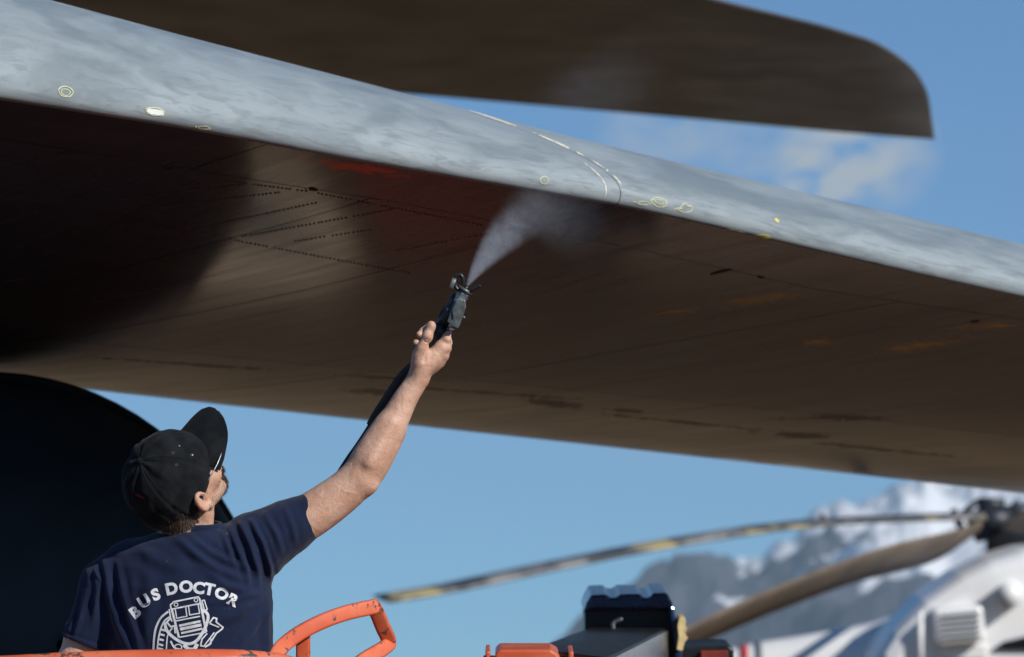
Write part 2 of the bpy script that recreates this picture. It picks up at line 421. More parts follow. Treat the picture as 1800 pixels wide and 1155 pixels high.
# orange paint, chipped
s = MT('orange_lift_paint', .38, 0, .5, .15); v = s.coord()
ch = s.noise(v, 28, 8, .7, .3); ch2 = s.noise(v, 5, 3)
c = s.mix(s.ramp(ch2, .35, .65), (.60, .105, .040), (.74, .18, .085))
chip = s.ramp(s.math('ADD', ch, s.math('MULTIPLY', ch2, .25)), .70, .735)
c = s.mix(chip, c, (.085, .06, .05)); c = s.mix(s.math('MULTIPLY', s.ramp(s.noise(v, 60, 5), .55, .75), .25), c, (.25, .06, .03))
s.set('Base Color', c); s.set('Roughness', s.math('ADD', s.math('MULTIPLY', ch2, .35), .22)); s.bump(s.noise(v, 35, 5), .0006)
M_orange = s.m
# cloth
s = MT('navy_cotton', .92, 0, .15); v = s.coord()
wv = s.noise(s.coord('Object', (1, 1, 1.3)), 900, 2)
c = s.mix(s.ramp(s.noise(v, 9, 5), .3, .7), (.0085, .0145, .040), (.0125, .0205, .053))
c = s.mix(s.math('MULTIPLY', s.ramp(s.noise(v, 120, 2), .72, .76), .3), c, (.2, .2, .22))
s.set('Base Color', c); s.set('Sheen Weight', .10); s.set('Sheen Roughness', .5); s.bump(wv, .0006, .6)
M_shirt = s.m
s = MT('black_cap_cotton', .9, 0, .12); v = s.coord()
s.set('Base Color', s.mix(s.ramp(s.noise(v, 25, 5), .35, .7), (.0055, .0065, .008), (.012, .0140, .0160))); s.set('Sheen Weight', .04)
s.bump(s.noise(v, 700, 3), .0006, .7); M_cap = s.m
M_print = simple('white_shirt_print', (.66, .67, .70), .7, var=.12, scale=90, bump=.0003, bscale=500)
M_stitch = simple('faded_cap_thread', (.05, .055, .06), .8)
M_red = simple('red_cap_embroidery', (.22, .02, .016), .8)
M_denim = simple('dark_work_trousers', (.03, .035, .05), .9)
M_hair = simple('brown_hair', (.075, .048, .028), .6, var=.4, scale=200)
M_stub = simple('dark_whiskers', (.06, .035, .022), .7, var=.4, scale=200)
s = MT('skin', .48, 0, .4); v = s.coord()
c = s.mix(s.ramp(s.noise(v, 18, 4), .35, .65), (.55, .31, .21), (.66, .41, .295))
c = s.mix(s.math('MULTIPLY', s.ramp(s.noise(v, 110, 5, .65), .5, .7), .34), c, (.36, .15, .10))
s.set('Base Color', c); s.set('Subsurface Weight', .12); s.set('Subsurface Radius', (.012, .005, .003)); s.set('Subsurface Scale', 1.0)
h1 = s.noise(s.coord('Object', (1, 1, 1), (.4, .5, .2)), 260, 5, .65); h2 = s.noise(v, 30, 4, .6, 1.2)
s.bump(s.math('ADD', h1, s.math('MULTIPLY', h2, 2.2)), .0016, .7); M_skin = s.m
M_paintw = simple('helicopter_white_paint', (.82, .82, .82), .3, var=.06, scale=1.5)
M_redstripe = simple('red_stripe_paint', (.5, .04, .035), .4)
M_greystripe = simple('grey_stripe_paint', (.12, .13, .15), .4)
M_blade = simple('rotor_blade_paint', (.17, .125, .085), .5, var=.25, scale=2)
M_hub = simple('rotor_hub_metal', (.045, .05, .06), .45, .5, var=.4, scale=12)
s = MT('weathered_blade', .45); v = s.coord('Object')
c = s.mix(s.ramp(s.noise(v, 2.4, 5, .6), .40, .66), (.045, .05, .055), (.27, .26, .25))
c = s.mix(s.ramp(s.noise(v, 1.1, 3), .57, .66), c, (.42, .34, .15)); s.set('Base Color', c); M_blade2 = s.m
# mountains
s = MT('snowy_mountain', .9); v = s.coord('Object'); gm = s.n('ShaderNodeNewGeometry'); sep = s.n('ShaderNodeSeparateXYZ'); s.t.links.new(gm.outputs['Normal'], sep.inputs[0])
sp = s.n('ShaderNodeSeparateXYZ'); s.t.links.new(gm.outputs['Position'], sp.inputs[0])
rk = s.mix(s.ramp(s.noise(v, .012, 8, .65), .35, .65), (.042, .048, .070), (.075, .075, .095))
sn = s.math('ADD', s.math('MULTIPLY', s.noise(v, .0035, 9, .62, .5), 1.5), s.math('MULTIPLY', s.math('SUBTRACT', sp.outputs[2], 330.0), .0011))
sn = s.math('ADD', sn, s.math('MULTIPLY', s.math('SUBTRACT', sp.outputs[0], 520.0), .0009))
s.set('Base Color', s.mix(s.ramp(sn, .56, .61), rk, (.82, .84, .88))); M_mount = s.m

# ------------------------------------------------------------------ ground and mountains
G = 9000
bm = bmesh.new(); bmesh.ops.create_grid(bm, x_segments=40, y_segments=40, size=G)
tag(link_bm('ground', bm, M_ground), kind='structure')
M_reflpale = simple('pale_reflection_tone', (.48, .35, .22), .9, var=.2, scale=.6, bump=.003, bscale=20, spec=.05)  # tones of the added ground sheets that the wing underside mirrors
M_reflred = simple('red_reflection_tone', (.10, .022, .016), .9, var=.3, scale=2, spec=.05)
M_reflbrown = simple('brown_reflection_tone', (.17, .115, .075), .9, var=.25, scale=.8, spec=.05)
M_field = simple('added_field_tan', (.16, .105, .052), .95, var=.3, scale=.3, bump=.02, bscale=6, spec=.05)
def sheet(name, pts, z, mat):
    tag(link(name, [(x, y, z) for x, y in pts], [tuple(range(len(pts)))], mat, None, False), kind='structure')
sheet('pale_reflection_sheet', [(-2.3, 18.8), (-.80, 18.6), (-.55, 21.6), (-1.0, 23.3), (-2.3, 23.6)], .004, M_reflpale)  # unseen, added to give the underside its bright tan reflection
sheet('brown_reflection_sheet', [(.55, 18.9), (4.2, 19.4), (4.4, 22.6), (.75, 21.9)], .004, M_reflbrown)  # unseen, added for a brown reflection on the right of the underside
sheet('red_reflection_sheet', [(-.50, 18.2), (.25, 18.4), (.30, 21.4), (-.40, 21.2)], .004, M_reflred)  # unseen, added so the underside mirrors a dark red sheen
sheet('added_far_field', [(-2.6, 33), (900, 31), (900, 900), (-160, 900), (-20, 110)], .004, M_field)  # unseen, added and cut to shape the lighter reflection near the trailing edge
def terrain():
    prof = [(-6000, 1330), (-3000, 1290), (-1200, 1260), (0, 1300), (600, 1290), (900, 1230), (990, 1160), (1060, 1110), (1110, 1062), (1180, 1036), (1235, 1015), (1275, 1030), (1310, 1038), (1345, 1030), (1380, 1002), (1410, 980), (1450, 962), (1500, 938), (1545, 910), (1590, 892), (1630, 882), (1700, 890), (1800, 868), (2000, 830), (2600, 900), (3600, 800), (6000, 1000)]
    xs = np.array([p[0] for p in prof], float); ys = np.array([p[1] for p in prof], float)
    cols = np.concatenate([np.linspace(-6000, 700, 50)[:-1], np.linspace(700, 2100, 280), np.linspace(2100, 6000, 50)[1:]]); rows = 90
    V = []; F = []
    for j in range(rows):
        t = j / (rows - 1); d = 3000 + 4200 * t
        for c in cols:
            x = (c - 900) / FPX * d; y0 = np.interp(c, xs, ys); H = (1400 - y0) / FPX * 6200
            e = math.sin(min(t / .76, 1) * math.pi / 2) ** 1.5 if t <= .76 else max(0, math.cos((t - .76) / .24 * math.pi / 2))
            rn = mnoise.ridged_multi_fractal((x * .0028, d * .0028, 0), 1.0, 2.1, 6, 1.0, 2.0)
            rn2 = mnoise.fractal((x * .011, d * .011, 3), 1.0, 2.0, 5)
            amp = math.sin(math.pi * min(1, t / .96)) ** .7 if 0 < t < .96 else 0
            fade = 1 - .93 * math.exp(-((t - .76) / .035) ** 2)
            z = e * H * (1 - .02) + amp * fade * ((rn - 1.0) * 55 + rn2 * 26) + amp * rn2 * 5
            V.append((x, d, max(z + CAMZ * e, -3 + 0 * t) - (2 if t in (0, 1) else 0)))
    n = len(cols)
    for j in range(rows - 1):
        for i in range(n - 1): F.append((j * n + i, j * n + i + 1, (j + 1) * n + i + 1, (j + 1) * n + i))
    tag(link('mountains', V, F, M_mount), kind='structure')
terrain()
bm = bmesh.new(); bmesh.ops.create_cube(bm, size=1); bmesh.ops.transform(bm, matrix=Matrix.Translation((0, 0, 395)) @ Matrix.Diagonal((2 * G + 200, 2 * G + 200, 810, 1)), verts=bm.verts)
hm = bpy.data.materials.new('haze'); hm.use_nodes = True; hm.node_tree.nodes.clear()
ho = hm.node_tree.nodes.new('ShaderNodeOutputMaterial'); hv = hm.node_tree.nodes.new('ShaderNodeVolumePrincipled'); hm.node_tree.links.new(hv.outputs[0], ho.inputs['Volume'])
hv.inputs['Color'].default_value = (.60, .80, .95, 1); hv.inputs['Density'].default_value = 1.05e-4
tag(link_bm('haze', bm, hm), kind='stuff')

# ------------------------------------------------------------------ the wing
def interp(tab, x):
    xs = [p[0] for p in tab]; ys = [p[1] for p in tab]
    if x < xs[0]: return ys[0] + (x - xs[0]) * (ys[1] - ys[0]) / (xs[1] - xs[0])
    if x > xs[-1]: return ys[-1] + (x - xs[-1]) * (ys[-1] - ys[-2]) / (xs[-1] - xs[-2])
    return float(np.interp(x, xs, ys))
def smooth_tab(tab, x, w=60): return sum(interp(tab, x + k * w / 3) for k in range(-3, 4)) / 7
def line_depth(p0, d0, p1, d1, px):        # depth along a straight world line seen at pixel columns p0..p1
    x0 = (p0 - 900) / FPX * d0; x1 = (p1 - 900) / FPX * d1; k = (px - 900) / FPX
    t = (k * d0 - x0) / ((x1 - x0) - k * (d1 - d0)); return d0 + t * (d1 - d0)
BOT = [(0, 176), (130, 196), (300, 222), (450, 250), (600, 279), (750, 304), (900, 330), (1090, 362), (1250, 398), (1400, 433), (1600, 480), (1800, 524)]
TOP = [(0, -22), (90, 0), (300, 57), (640, 145), (900, 214), (1100, 264), (1300, 311), (1480, 354), (1800, 430)]
TE = [(0, 669), (130, 683), (600, 735), (1000, 778), (1400, 822), (1800, 868)]
def dB(px): return line_depth(0, 9.7, 1800, 12.2, px)
def dE(px): return line_depth(0, 14.2, 1800, 17.6, px)
cols = list(np.linspace(-260, 2120, 150))
NOSE = 32; RHO = .032
leV, leF, leUV = [], [], []
for px in cols:
    yb, yt, d0 = smooth_tab(BOT, px), smooth_tab(TOP, px), dB(px)
    dt = .95
    rp = RHO / d0 * FPX
    for k in range(NOSE):
        if k < 7:
            a = R(90 - 15 * k); d = d0 + RHO * (1 - math.cos(R(90) - a)) if False else d0 + RHO * (1 - math.cos(a)); y = yb - rp * (1 - math.sin(a))
        else:
            ph = math.pi / 2 * (k - 6) / (NOSE - 7); d = d0 + dt * (1 - math.cos(ph)); y = yb - rp + (yt - yb + rp) * math.sin(ph) ** .95
        leV.append(at(px, y, d)); leUV.append((px / 1800, k / (NOSE - 1)))
def gridF(nc, nr, off=0): return [(off + i * nr + j, off + (i + 1) * nr + j, off + (i + 1) * nr + j + 1, off + i * nr + j + 1) for i in range(nc - 1) for j in range(nr - 1)]
leF = gridF(len(cols), NOSE)
UND = 46; CAMLOWER = .075; FIL = .028
def under_pt(px, vv):
    yb, ye, d0, d1 = smooth_tab(BOT, px), interp(TE, px), dB(px), dE(px)
    B = at(px, yb, d0 + RHO + .002); E = at(px, ye, d1)
    return B.lerp(E, vv) - Vector((0, 0, CAMLOWER * 4 * vv * (1 - vv) ** .8))
unV, unUV = [], []
for px in cols:
    for j in range(UND):
        vv = (j / (UND - 1)) ** 1.25; p = under_pt(px, vv)
        unV.append(p); rel = p - CO; yy = 577.5 - rel.dot(CU) / rel.dot(CF) * FPX
        unUV.append((px / 1800, yy / 1800))
unF = gridF(len(cols), UND)
def under_v(px, py):
    lo, hi = 0.0, 1.0
    for _ in range(30):
        mid = (lo + hi) / 2; rel = under_pt(px, mid) - CO
        if 577.5 - rel.dot(CU) / rel.dot(CF) * FPX < py: lo = mid
        else: hi = mid
    return lo
aircraft = empty('aircraft_wing', at(900, 335, 10.9) - Vector((0, 0, 0)), 'huge grey aircraft wing with pale scuffed leading edge and dark glossy underside above the man', 'aircraft wing')
LEd = (at(1800, 524, dB(1800)) - at(0, 176, dB(0))); LEd.z = 0; LEd.normalize()
CHd = Vector((-LEd.y, LEd.x, 0))
def s_of(p): return p.dot(LEd)
# joint positions along the span
jn = s_of(at(1090, 362, dB(1090)))
SEAM1 = [(-300, 196), (0, 243), (300, 293), (700, 356), (1130, 440), (1430, 508), (1800, 562), (2100, 605)]
SEAM2 = [(-300, 560), (0, 588), (640, 650), (1000, 684), (1400, 724), (1800, 768), (2100, 800)]
bmU = bmesh.new(); uvl = bmU.loops.layers.uv.new('surface')
# rebuild underside with rows snapped to the two long joints
unV, unUV, rowsd = [], [], []
stops = []
for px in cols:
    v1 = under_v(px, interp(SEAM1, px)); v2 = under_v(px, interp(SEAM2, px)); g = .0006
    vs = list(np.linspace(0, 1, 9) ** 1.3 * (v1 - g)) + list(np.linspace(v1 + g, v2 - g, 26)) + list(np.linspace(v2 + g, 1, 12))
    for vv in vs:
        p = under_pt(px, vv); rel = p - CO
        unV.append(p); unUV.append((px / 1800, (577.5 - rel.dot(CU) / rel.dot(CF) * FPX) / 1800))
NR = 47
def strip(name, j0, j1, cuts, mat, thick=0):
    bm = bmesh.new(); uv = bm.loops.layers.uv.new('surface'); vm = {}
    for i in range(len(cols)):
        for j in range(j0, j1): vm[i, j] = bm.verts.new(unV[i * NR + j])
    for i in range(len(cols) - 1):
        for j in range(j0, j1 - 1):
            ids = [(i, j), (i + 1, j), (i + 1, j + 1), (i, j + 1)]
            f = bm.faces.new([vm[a] for a in ids]); f.smooth = True
            for lp, a in zip(f.loops, ids): lp[uv].uv = unUV[a[0] * NR + a[1]]
    return cut_panels(name, bm, cuts, mat)
def cut_panels(name, bm, cuts, mat, gap=.0022):
    edges = [-99] + list(cuts) + [99]; res = []
    for a, b in zip(edges[:-1], edges[1:]):
        q = bm.copy()
        for sv, sgn in ((a + gap, -1), (b - gap, 1)):
            bmesh.ops.bisect_plane(q, geom=q.verts[:] + q.edges[:] + q.faces[:], plane_co=LEd * sv, plane_no=LEd * sgn, clear_outer=True)
        if not q.faces: q.free(); continue
        me = bpy.data.meshes.new(name); q.to_mesh(me); q.free(); me.materials.append(mat)
        o = bpy.data.objects.new(name, me); COL.objects.link(o); put(o, aircraft); res.append(o)
    bm.free(); return res
def s_at(px, py):
    return s_of(under_pt(px, under_v(px, py)))
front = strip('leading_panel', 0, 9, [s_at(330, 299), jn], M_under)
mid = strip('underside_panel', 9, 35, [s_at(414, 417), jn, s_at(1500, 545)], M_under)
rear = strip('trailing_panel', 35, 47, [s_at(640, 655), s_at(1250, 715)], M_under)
bm = bmesh.new(); uv = bm.loops.layers.uv.new('surface'); vs = [bm.verts.new(p) for p in leV]
for f in leF:
    q = bm.faces.new([vs[i] for i in f]); q.smooth = True
    for lp, i in zip(q.loops, f): lp[uv].uv = leUV[i]
nose = cut_panels('leading_edge_skin', bm, [jn], M_le, .0014)
# inner structure: fillet behind the nose corner, upper skin, trailing face
V = []; NU = 7
for px in cols:
    A = at(px, smooth_tab(BOT, px) - 3, dB(px) + RHO - .01); T = at(px, smooth_tab(TOP, px), dB(px) + .95); E = under_pt(px, 1.0)
    V.append(A - Vector((0, 0, 0)) ); V.append(under_pt(px, 0.0) + Vector((0, .02, .004)))
fillet = link('nose_lip', V, gridF(len(cols), 2), M_le, aircraft)
V = []
for px in cols:
    T = at(px, smooth_tab(TOP, px), dB(px) + .95); E = under_pt(px, 1.0)
    for k in range(8):
        t = k / 7; V.append(T.lerp(E + Vector((0, 0, .02)), t) + Vector((0, 0, .34 * math.sin(math.pi * t) * (1 - t) ** .4)) + (E - T).normalized() * 0)
    V.append(E)
link('upper_skin', V, gridF(len(cols), 9), M_le, aircraft)
V = []
for px in cols:
    for vv in np.linspace(0, 1, 14): V.append(under_pt(px, vv) + Vector((0, 0, .012)))
link('inner_spar_skin', V, gridF(len(cols), 14), M_joint, aircraft)
V = []
for px in cols:
    for k in range(8):
        ph = math.pi / 2 * k / 7; V.append(at(px, smooth_tab(BOT, px) + (smooth_tab(TOP, px) - smooth_tab(BOT, px)) * (.12 + .83 * math.sin(ph)) , dB(px) + .02 + .95 * (1 - math.cos(ph))))
link('nose_rib_backing', V, gridF(len(cols), 8), M_joint, aircraft)
bv_le = bvh_of(*nose); bv_un = bvh_of(*front, *mid, *rear)
# sealant along the nose joint
jl = []
for k in range(60):        # the joint as it runs over the nose: plane s = jn
    pass
def joint_px(off_s):
    pts = []
    for k in range(NOSE):
        best = None
        for i in range(len(cols) - 1):
            a, b = leV[i * NOSE + k], leV[(i + 1) * NOSE + k]; sa, sb = s_of(a) - jn - off_s, s_of(b) - jn - off_s
            if sa <= 0 <= sb:
                p = a.lerp(b, sa / (sa - sb)); rel = p - CO; best = (900 + rel.x / rel.dot(CF) * FPX, 577.5 - rel.dot(CU) / rel.dot(CF) * FPX)
        if best: pts.append(best)
    return pts
JP = joint_px(0); J2 = joint_px(-.055); J3 = joint_px(.012)
print('JOINT', [(round(a), round(b)) for a, b in JP[::4]])
def sub(P, a, b): return P[a:b]
for P, w, rng in ((J3, 3.4, (17, 24)), (J3, 2.6, (24, 30)), (J3, 2.2, (9, 13)), (J2, 1.6, (4, 16)), (J3, 4.5, (13, 15)), (J3, 1.5, (14, 17))):
    ribbons('sealant_bead', bv_le, [(P[rng[0]:rng[1]], w)], M_seal, aircraft, .0012, True)
# chalk rings and primer spots on the nose
def ring(cx, cy, rx, ry, rot=0, n=14, wob=.12):
    o = []
    for k in range(n):
        a = 2 * math.pi * k / n; r = 1 + random.uniform(-wob, wob); x, y = rx * r * math.cos(a), ry * r * math.sin(a)
        o.append((cx + x * math.cos(rot) - y * math.sin(rot), cy + x * math.sin(rot) + y * math.cos(rot)))
    return o
def mark(lst, mat=None, off=.0014): ribbons('chalk_mark', bv_le, lst, mat or M_chalk, aircraft, off)
mark([(ring(115, 161, 13, 9, .25, wob=.05), 1.6, True), (ring(115, 162, 8, 5.5, .25), 1.1, True)])
mark([(ring(272, 196, 17, 6.5, .12), 1.8, True)])
mark([([(258, 195), (275, 197), (288, 199)], 9)], M_white, .0012)
mark([(ring(359, 224, 10, 2.6, .08), 1.4, True), ([(343, 221), (346, 223)], 2.5)])
mark([(ring(956, 317, 7, 6, .3), 1.3, True)])
mark([(ring(1158, 355, 14, 7.5, .2), 1.5, True), (ring(1159, 355, 8, 4, .2), 1.2, True)])
mark([(ring(1131, 357, 11, 3, .05), 1.2, True), ([(1112, 354), (1120, 356)], 1.5)])
mark([([(1188, 366), (1196, 364), (1203, 357), (1208, 362), (1215, 363), (1214, 371), (1200, 373), (1188, 366)], 1.5), ([(1184, 368), (1200, 366)], 1.5)])
mark([([(1362, 385), (1368, 391)], 5)], M_yellow)
mark([(ring(1341, 415.5, 13, 3.2, .05), 2, True), ([(1330, 415.5), (1352, 416)], 4)], M_yellow)
mark([([(1278, 402), (1290, 403), (1300, 407), (1312, 410), (1298, 405)], 1.3)])
# rivets: rows of small proud heads
riv = [((333, 310), (538, 336)), ((214, 350), (429, 324)), ((262, 367), (490, 338)), ((352, 400), (562, 355)), ((419, 417), (700, 366)), ((519, 424), (650, 404)),
       ((330, 402), (414, 422)), ((420, 424), (595, 457)), ((595, 457), (720, 480)), ((700, 440), (860, 410)), ((560, 340), (860, 398))]
def rivet_row(a, b, i):
    bm = bmesh.new(); n = int(math.hypot(a[0] - b[0], a[1] - b[1]) / 7.0)
    for k in range(n + 1):
        t = (k + random.uniform(-.12, .12)) / n
        if random.random() < .03: continue
        p = onto(bv_un, a[0] + (b[0] - a[0]) * t, a[1] + (b[1] - a[1]) * t, 0)
        if p is None: continue
        r = .0038
        ret = bmesh.ops.create_cone(bm, segments=8, radius1=r, radius2=r * .55, depth=.0016, cap_ends=True)
        bmesh.ops.transform(bm, verts=ret['verts'], matrix=Matrix.Translation(p - Vector((0, 0, .0015))) @ Matrix.Rotation(math.pi, 4, 'X'))
    o = link_bm('rivet_row', bm, M_rivet, aircraft); o['kind'] = 'stuff'
for i, (a, b) in enumerate(riv): rivet_row(a, b, i)
# drain slots
for pts, w in ((((286, 299), (303, 296), (322, 295)), 3.5), (((95, 272), (130, 267), (152, 270)), 3), (((536, 334), (547, 332), (558, 334)), 5), (((1248, 482), (1268, 477), (1287, 473)), 3.6), (((1330, 486), (1345, 488)), 3), (((902, 407), (915, 402), (925, 400)), 3), (((1705, 566), (1722, 564)), 2.6)):
    ribbons('drain_slot', bv_un, [(pts, w)], M_joint, aircraft, .0015, True)
# doubler strips along the trailing panels (proud plates that throw long dark lines)
# engine pod under the wing at the left
def lathe(name, prof, c, axis, mat, parent, n=72, sq=1.0):
    ax = Vector(axis).normalized(); sd = ax.cross(Vector((0, 0, 1))).normalized(); up = sd.cross(ax)
    V = []; F = []
    for (t, r) in prof:
        for k in range(n):
            a = 2 * math.pi * k / n; V.append(Vector(c) + ax * t + (sd * math.cos(a) + up * math.sin(a) * sq) * r)
    for i in range(len(prof) - 1):
        for k in range(n): F.append((i * n + k, i * n + (k + 1) % n, (i + 1) * n + (k + 1) % n, (i + 1) * n + k))
    F.append(tuple(range(n))); F.append(tuple(range((len(prof) - 1) * n, len(prof) * n))[::-1])
    return link(name, V, F, mat, parent)
podc = at(-60, 1152, 13.2)
pod = empty('x', podc); bpy.data.objects.remove(pod)
pr = [(-.95, .02), (-.94, .25), (-.90, .42), (-.8, .60), (-.62, .77), (-.35, .90), (-.05, .965), (.3, .985), (1.0, .985), (2.0, .93), (4.5, .6), (5.0, .4), (5.05, .05)]
prs = cr([Vector((a, b, 0)) for a, b in pr], 4)
prs = [Vector((p.x, p.y * .945, 0)) for p in prs]
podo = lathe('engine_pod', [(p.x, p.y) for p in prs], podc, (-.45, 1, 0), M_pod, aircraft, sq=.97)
for t in (-.35, .3):                 # cowl hoops, slightly proud bands
    r_ = float(np.interp(t, [p.x for p in prs], [p.y for p in prs])); ax = Vector((-.45, 1, 0)).normalized()
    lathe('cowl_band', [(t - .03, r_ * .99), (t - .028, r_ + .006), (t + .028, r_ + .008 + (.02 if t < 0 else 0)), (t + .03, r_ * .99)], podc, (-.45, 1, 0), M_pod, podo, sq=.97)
pyl = box('pylon', podc + Vector((-.7, 1.0, 1.1)), .30, 2.4, .6, M_pod, aircraft, bev=.05)

# ------------------------------------------------------------------ tailplane high behind the wing
tz = CAMZ + 5.0
def onz(px, py, z=tz):
    d = at(px, py, 1) - CO; return CO + d * ((z - CAMZ) / d.z)
outl = [(-260, 75), (300, 127), (750, 166), (900, 179), (1200, 205), (1450, 228), (1560, 237), (1643, 243), (1638, 207), (1633, 173), (1625, 150), (1611, 127), (1590, 106), (1560, 85), (1530, 70), (1490, 57), (1450, 45), (1390, 30), (1265, -1), (1100, -42), (700, -110), (-260, -230)]
P = [onz(*p) for p in outl]
ob = cr([p for p in P[7:19]], 5); ring_ = P[:7] + ob + P[19:]
tail = empty('tailplane', onz(900, 60), 'dark brown-grey tailplane with a rounded tip, out of focus above the wing', 'tailplane')
cen = sum(ring_, Vector()) / len(ring_); V = []; n = len(ring_); levels = [(1, 0), (.985, .006), (.93, .02), (.8, .05), (.5, .12), (.1, .16)]
def tl(name, lv, mat, flip):
    V = []; F = []
    for (sc, dz) in lv:
        for p in ring_: V.append(cen + (p - cen) * sc + Vector((0, 0, dz)))
    for i in range(len(lv) - 1):
        for k in range(n): F.append((i * n + k, i * n + (k + 1) % n, (i + 1) * n + (k + 1) % n, (i + 1) * n + k))
    F.append(tuple(range((len(lv) - 1) * n, len(lv) * n)))
    return link(name, V, F, mat, tail)
tl('upper_skin', levels, M_tail, 0); tl('lower_skin', [(1, 0), (.995, -.012), (.96, -.02), (.5, -.03)], M_tail, 1)

# ------------------------------------------------------------------ helicopter behind
HD = 45.0
heli = empty('helicopter', at(1750, 1240, HD), 'white helicopter with drooping rotor blades parked in front of the snowy mountains', 'helicopter')
hk = HD / FPX
st_ = [(1150, 1196, 22), (1240, 1186, 34), (1330, 1182, 52), (1400, 1181, 62), (1480, 1182, 78), (1540, 1190, 104), (1590, 1198, 136), (1640, 1206, 168), (1700, 1216, 226), (1770, 1228, 262), (1860, 1236, 278), (2000, 1240, 275), (2150, 1250, 210), (2230, 1260, 120), (2260, 1265, 20)]
pp = cr([at(x, y, HD) for x, y, r in st_], 4); rr = [v.x for v in cr([Vector((r * hk, 0, 0)) for x, y, r in st_], 4)]
sweep('fuselage', pp, circ(1, 40), M_paintw, heli, radii=rr)
for (x, w, mt) in ((1307, 9, M_redstripe), (1332, 6, M_greystripe)):
    rr_ = float(np.interp(x, [a for a, b, c in st_], [c for a, b, c in st_])); yy = float(np.interp(x, [a for a, b, c in st_], [b for a, b, c in st_]))
    a = at(x - w / 2 - 2, yy, HD); b = at(x + w / 2 + 2, yy, HD); sweep('body_stripe', [a, b], circ((rr_ + 2.4) * hk, 40), mt, heli)
# engine housing, intake and fairing on the near side
prism('engine_housing', [(1520, 1190), (1572, 1112), (1625, 1056), (1690, 1012), (1740, 988), (1800, 970), (1900, 962), (1990, 975), (1990, 1190)], HD - 2.0, HD - .6, M_paintw, heli, .16)
o = prism('air_intake', [(1640, 1072), (1728, 1064), (1734, 1128), (1646, 1136)], HD - 2.25, HD - 1.9, M_paintw, heli, .05)
for k in range(5):
    prism('louvre', [(1654, 1081 + 10 * k), (1722, 1075 + 10 * k), (1722, 1078 + 10 * k), (1654, 1084 + 10 * k)], HD - 2.28, HD - 2.2, M_greystripe, o, .004)
sweep('exhaust_stub', [at(1775, 1045, HD - 2.3), at(1775, 1045, HD - 1.8)], circ(22 * hk, 24), M_paintw, heli)
sweep('grab_post', [at(1618, 1075, HD - 2.25), at(1618, 1190, HD - 2.25)], circ(.03, 10), M_paintw, heli)
prism('cabin_window', [(1745, 1142), (1765, 1128), (1850, 1108), (1850, 1142)], HD - 2.06, HD - 1.9, M_glass, heli, .02)
prism('access_door', [(1655, 1132), (1655, 1160), (1735, 1160), (1735, 1132)], HD - 2.06, HD - 1.9, M_paintw, heli, .02)
sweep('mast', [at(1750, 980, HD), at(1750, 900, HD)], circ(.10, 20), M_hub, heli)
hub = sweep('rotor_hub', [at(1745, 935, HD), at(1745, 922, HD), at(1745, 905, HD), at(1745, 890, HD)], circ(1, 24), M_hub, heli, radii=[.16, .23, .24, .13])
for (x0, y0, x1, y1, r) in ((1700, 915, 1760, 908, .09), (1745, 905, 1830, 893, .08), (1712, 938, 1760, 930, .1), (1690, 905, 1720, 880, .035), (1770, 900, 1790, 880, .03), (1675, 895, 1690, 930, .04), (1720, 885, 1765, 888, .07), (1780, 915, 1850, 925, .09)):
    sweep('pitch_link', [at(x0, y0, HD), at(x1, y1, HD)], circ(r, 10), M_hub, hub)
def blade(name, pts, chord, mat, tw=0.0, label=None):
    V = []; F = []; prof = [(-.5, 0), (-.42, .045), (-.2, .07), (.1, .06), (.5, .006), (.1, -.03), (-.2, -.045), (-.42, -.035)]
    P = cr([at(*p) for p in pts], 5)
    for i, p in enumerate(P):
        t = (P[min(i + 1, len(P) - 1)] - P[max(i - 1, 0)]).normalized(); sd = t.cross(Vector((0, 0, 1))).normalized(); up = sd.cross(t)
        f = min(1, i / (len(P) - 1) * 9 + .35)
        rm = Matrix.Rotation(tw, 3, t); sd = rm @ sd; up = rm @ up
        for a, b in prof: V.append(p + sd * a * chord * f + up * b * chord * (1.3 if f < 1 else 1))
    m = len(prof)
    for i in range(len(P) - 1):
        for k in range(m): F.append((i * m + k, (i + 1) * m + k, (i + 1) * m + (k + 1) % m, i * m + (k + 1) % m))
    F.append(tuple(range(m))); F.append(tuple(range((len(P) - 1) * m, len(P) * m))[::-1])
    o = link(name, V, F, mat, heli); o.data.update()
    if label: o['label'] = label
    return o
blade('rotor_blade', [(1735, 908, 45), (1640, 909, 44.8), (1450, 917, 44.4), (1300, 934, 44.0), (1130, 962, 43.6), (960, 996, 43.2), (800, 1030, 42.8), (672, 1052, 42.5)], .62, M_blade2, R(-8), 'weathered grey and yellow rotor blade seen edge-on')
blade('rotor_blade', [(1715, 936, 44.6), (1655, 962, 43), (1540, 990, 41), (1430, 1028, 39), (1320, 1072, 37), (1215, 1120, 35), (1120, 1166, 33)], .52, M_blade, R(44), 'brown rotor blade drooping towards the viewer, underside showing')
blade('rotor_blade', [(1760, 925, 45), (1850, 945, 44), (2000, 990, 42.5)], .55, M_blade, R(40))
blade('rotor_blade', [(1780, 905, 45), (1900, 895, 46), (2200, 900, 48)], .6, M_blade)
sweep('blade_bolt', [at(1444, 917, 44.3), at(1446, 903, 44.3)], circ(.025, 8), M_hub, heli)
for (x, h_) in ((1480, 1.5), (1900, 1.8), (2060, 1.8)):
    a = at(x, 1250 if x < 1600 else 1400, HD); a.z = .35
    sweep('landing_wheel', [a - Vector((0, .15, 0)), a + Vector((0, .15, 0))], circ(.35, 20), M_rubber, heli)
    sweep('landing_strut', [a, Vector((a.x, a.y, 2.6))], circ(.07, 10), M_hub, heli)

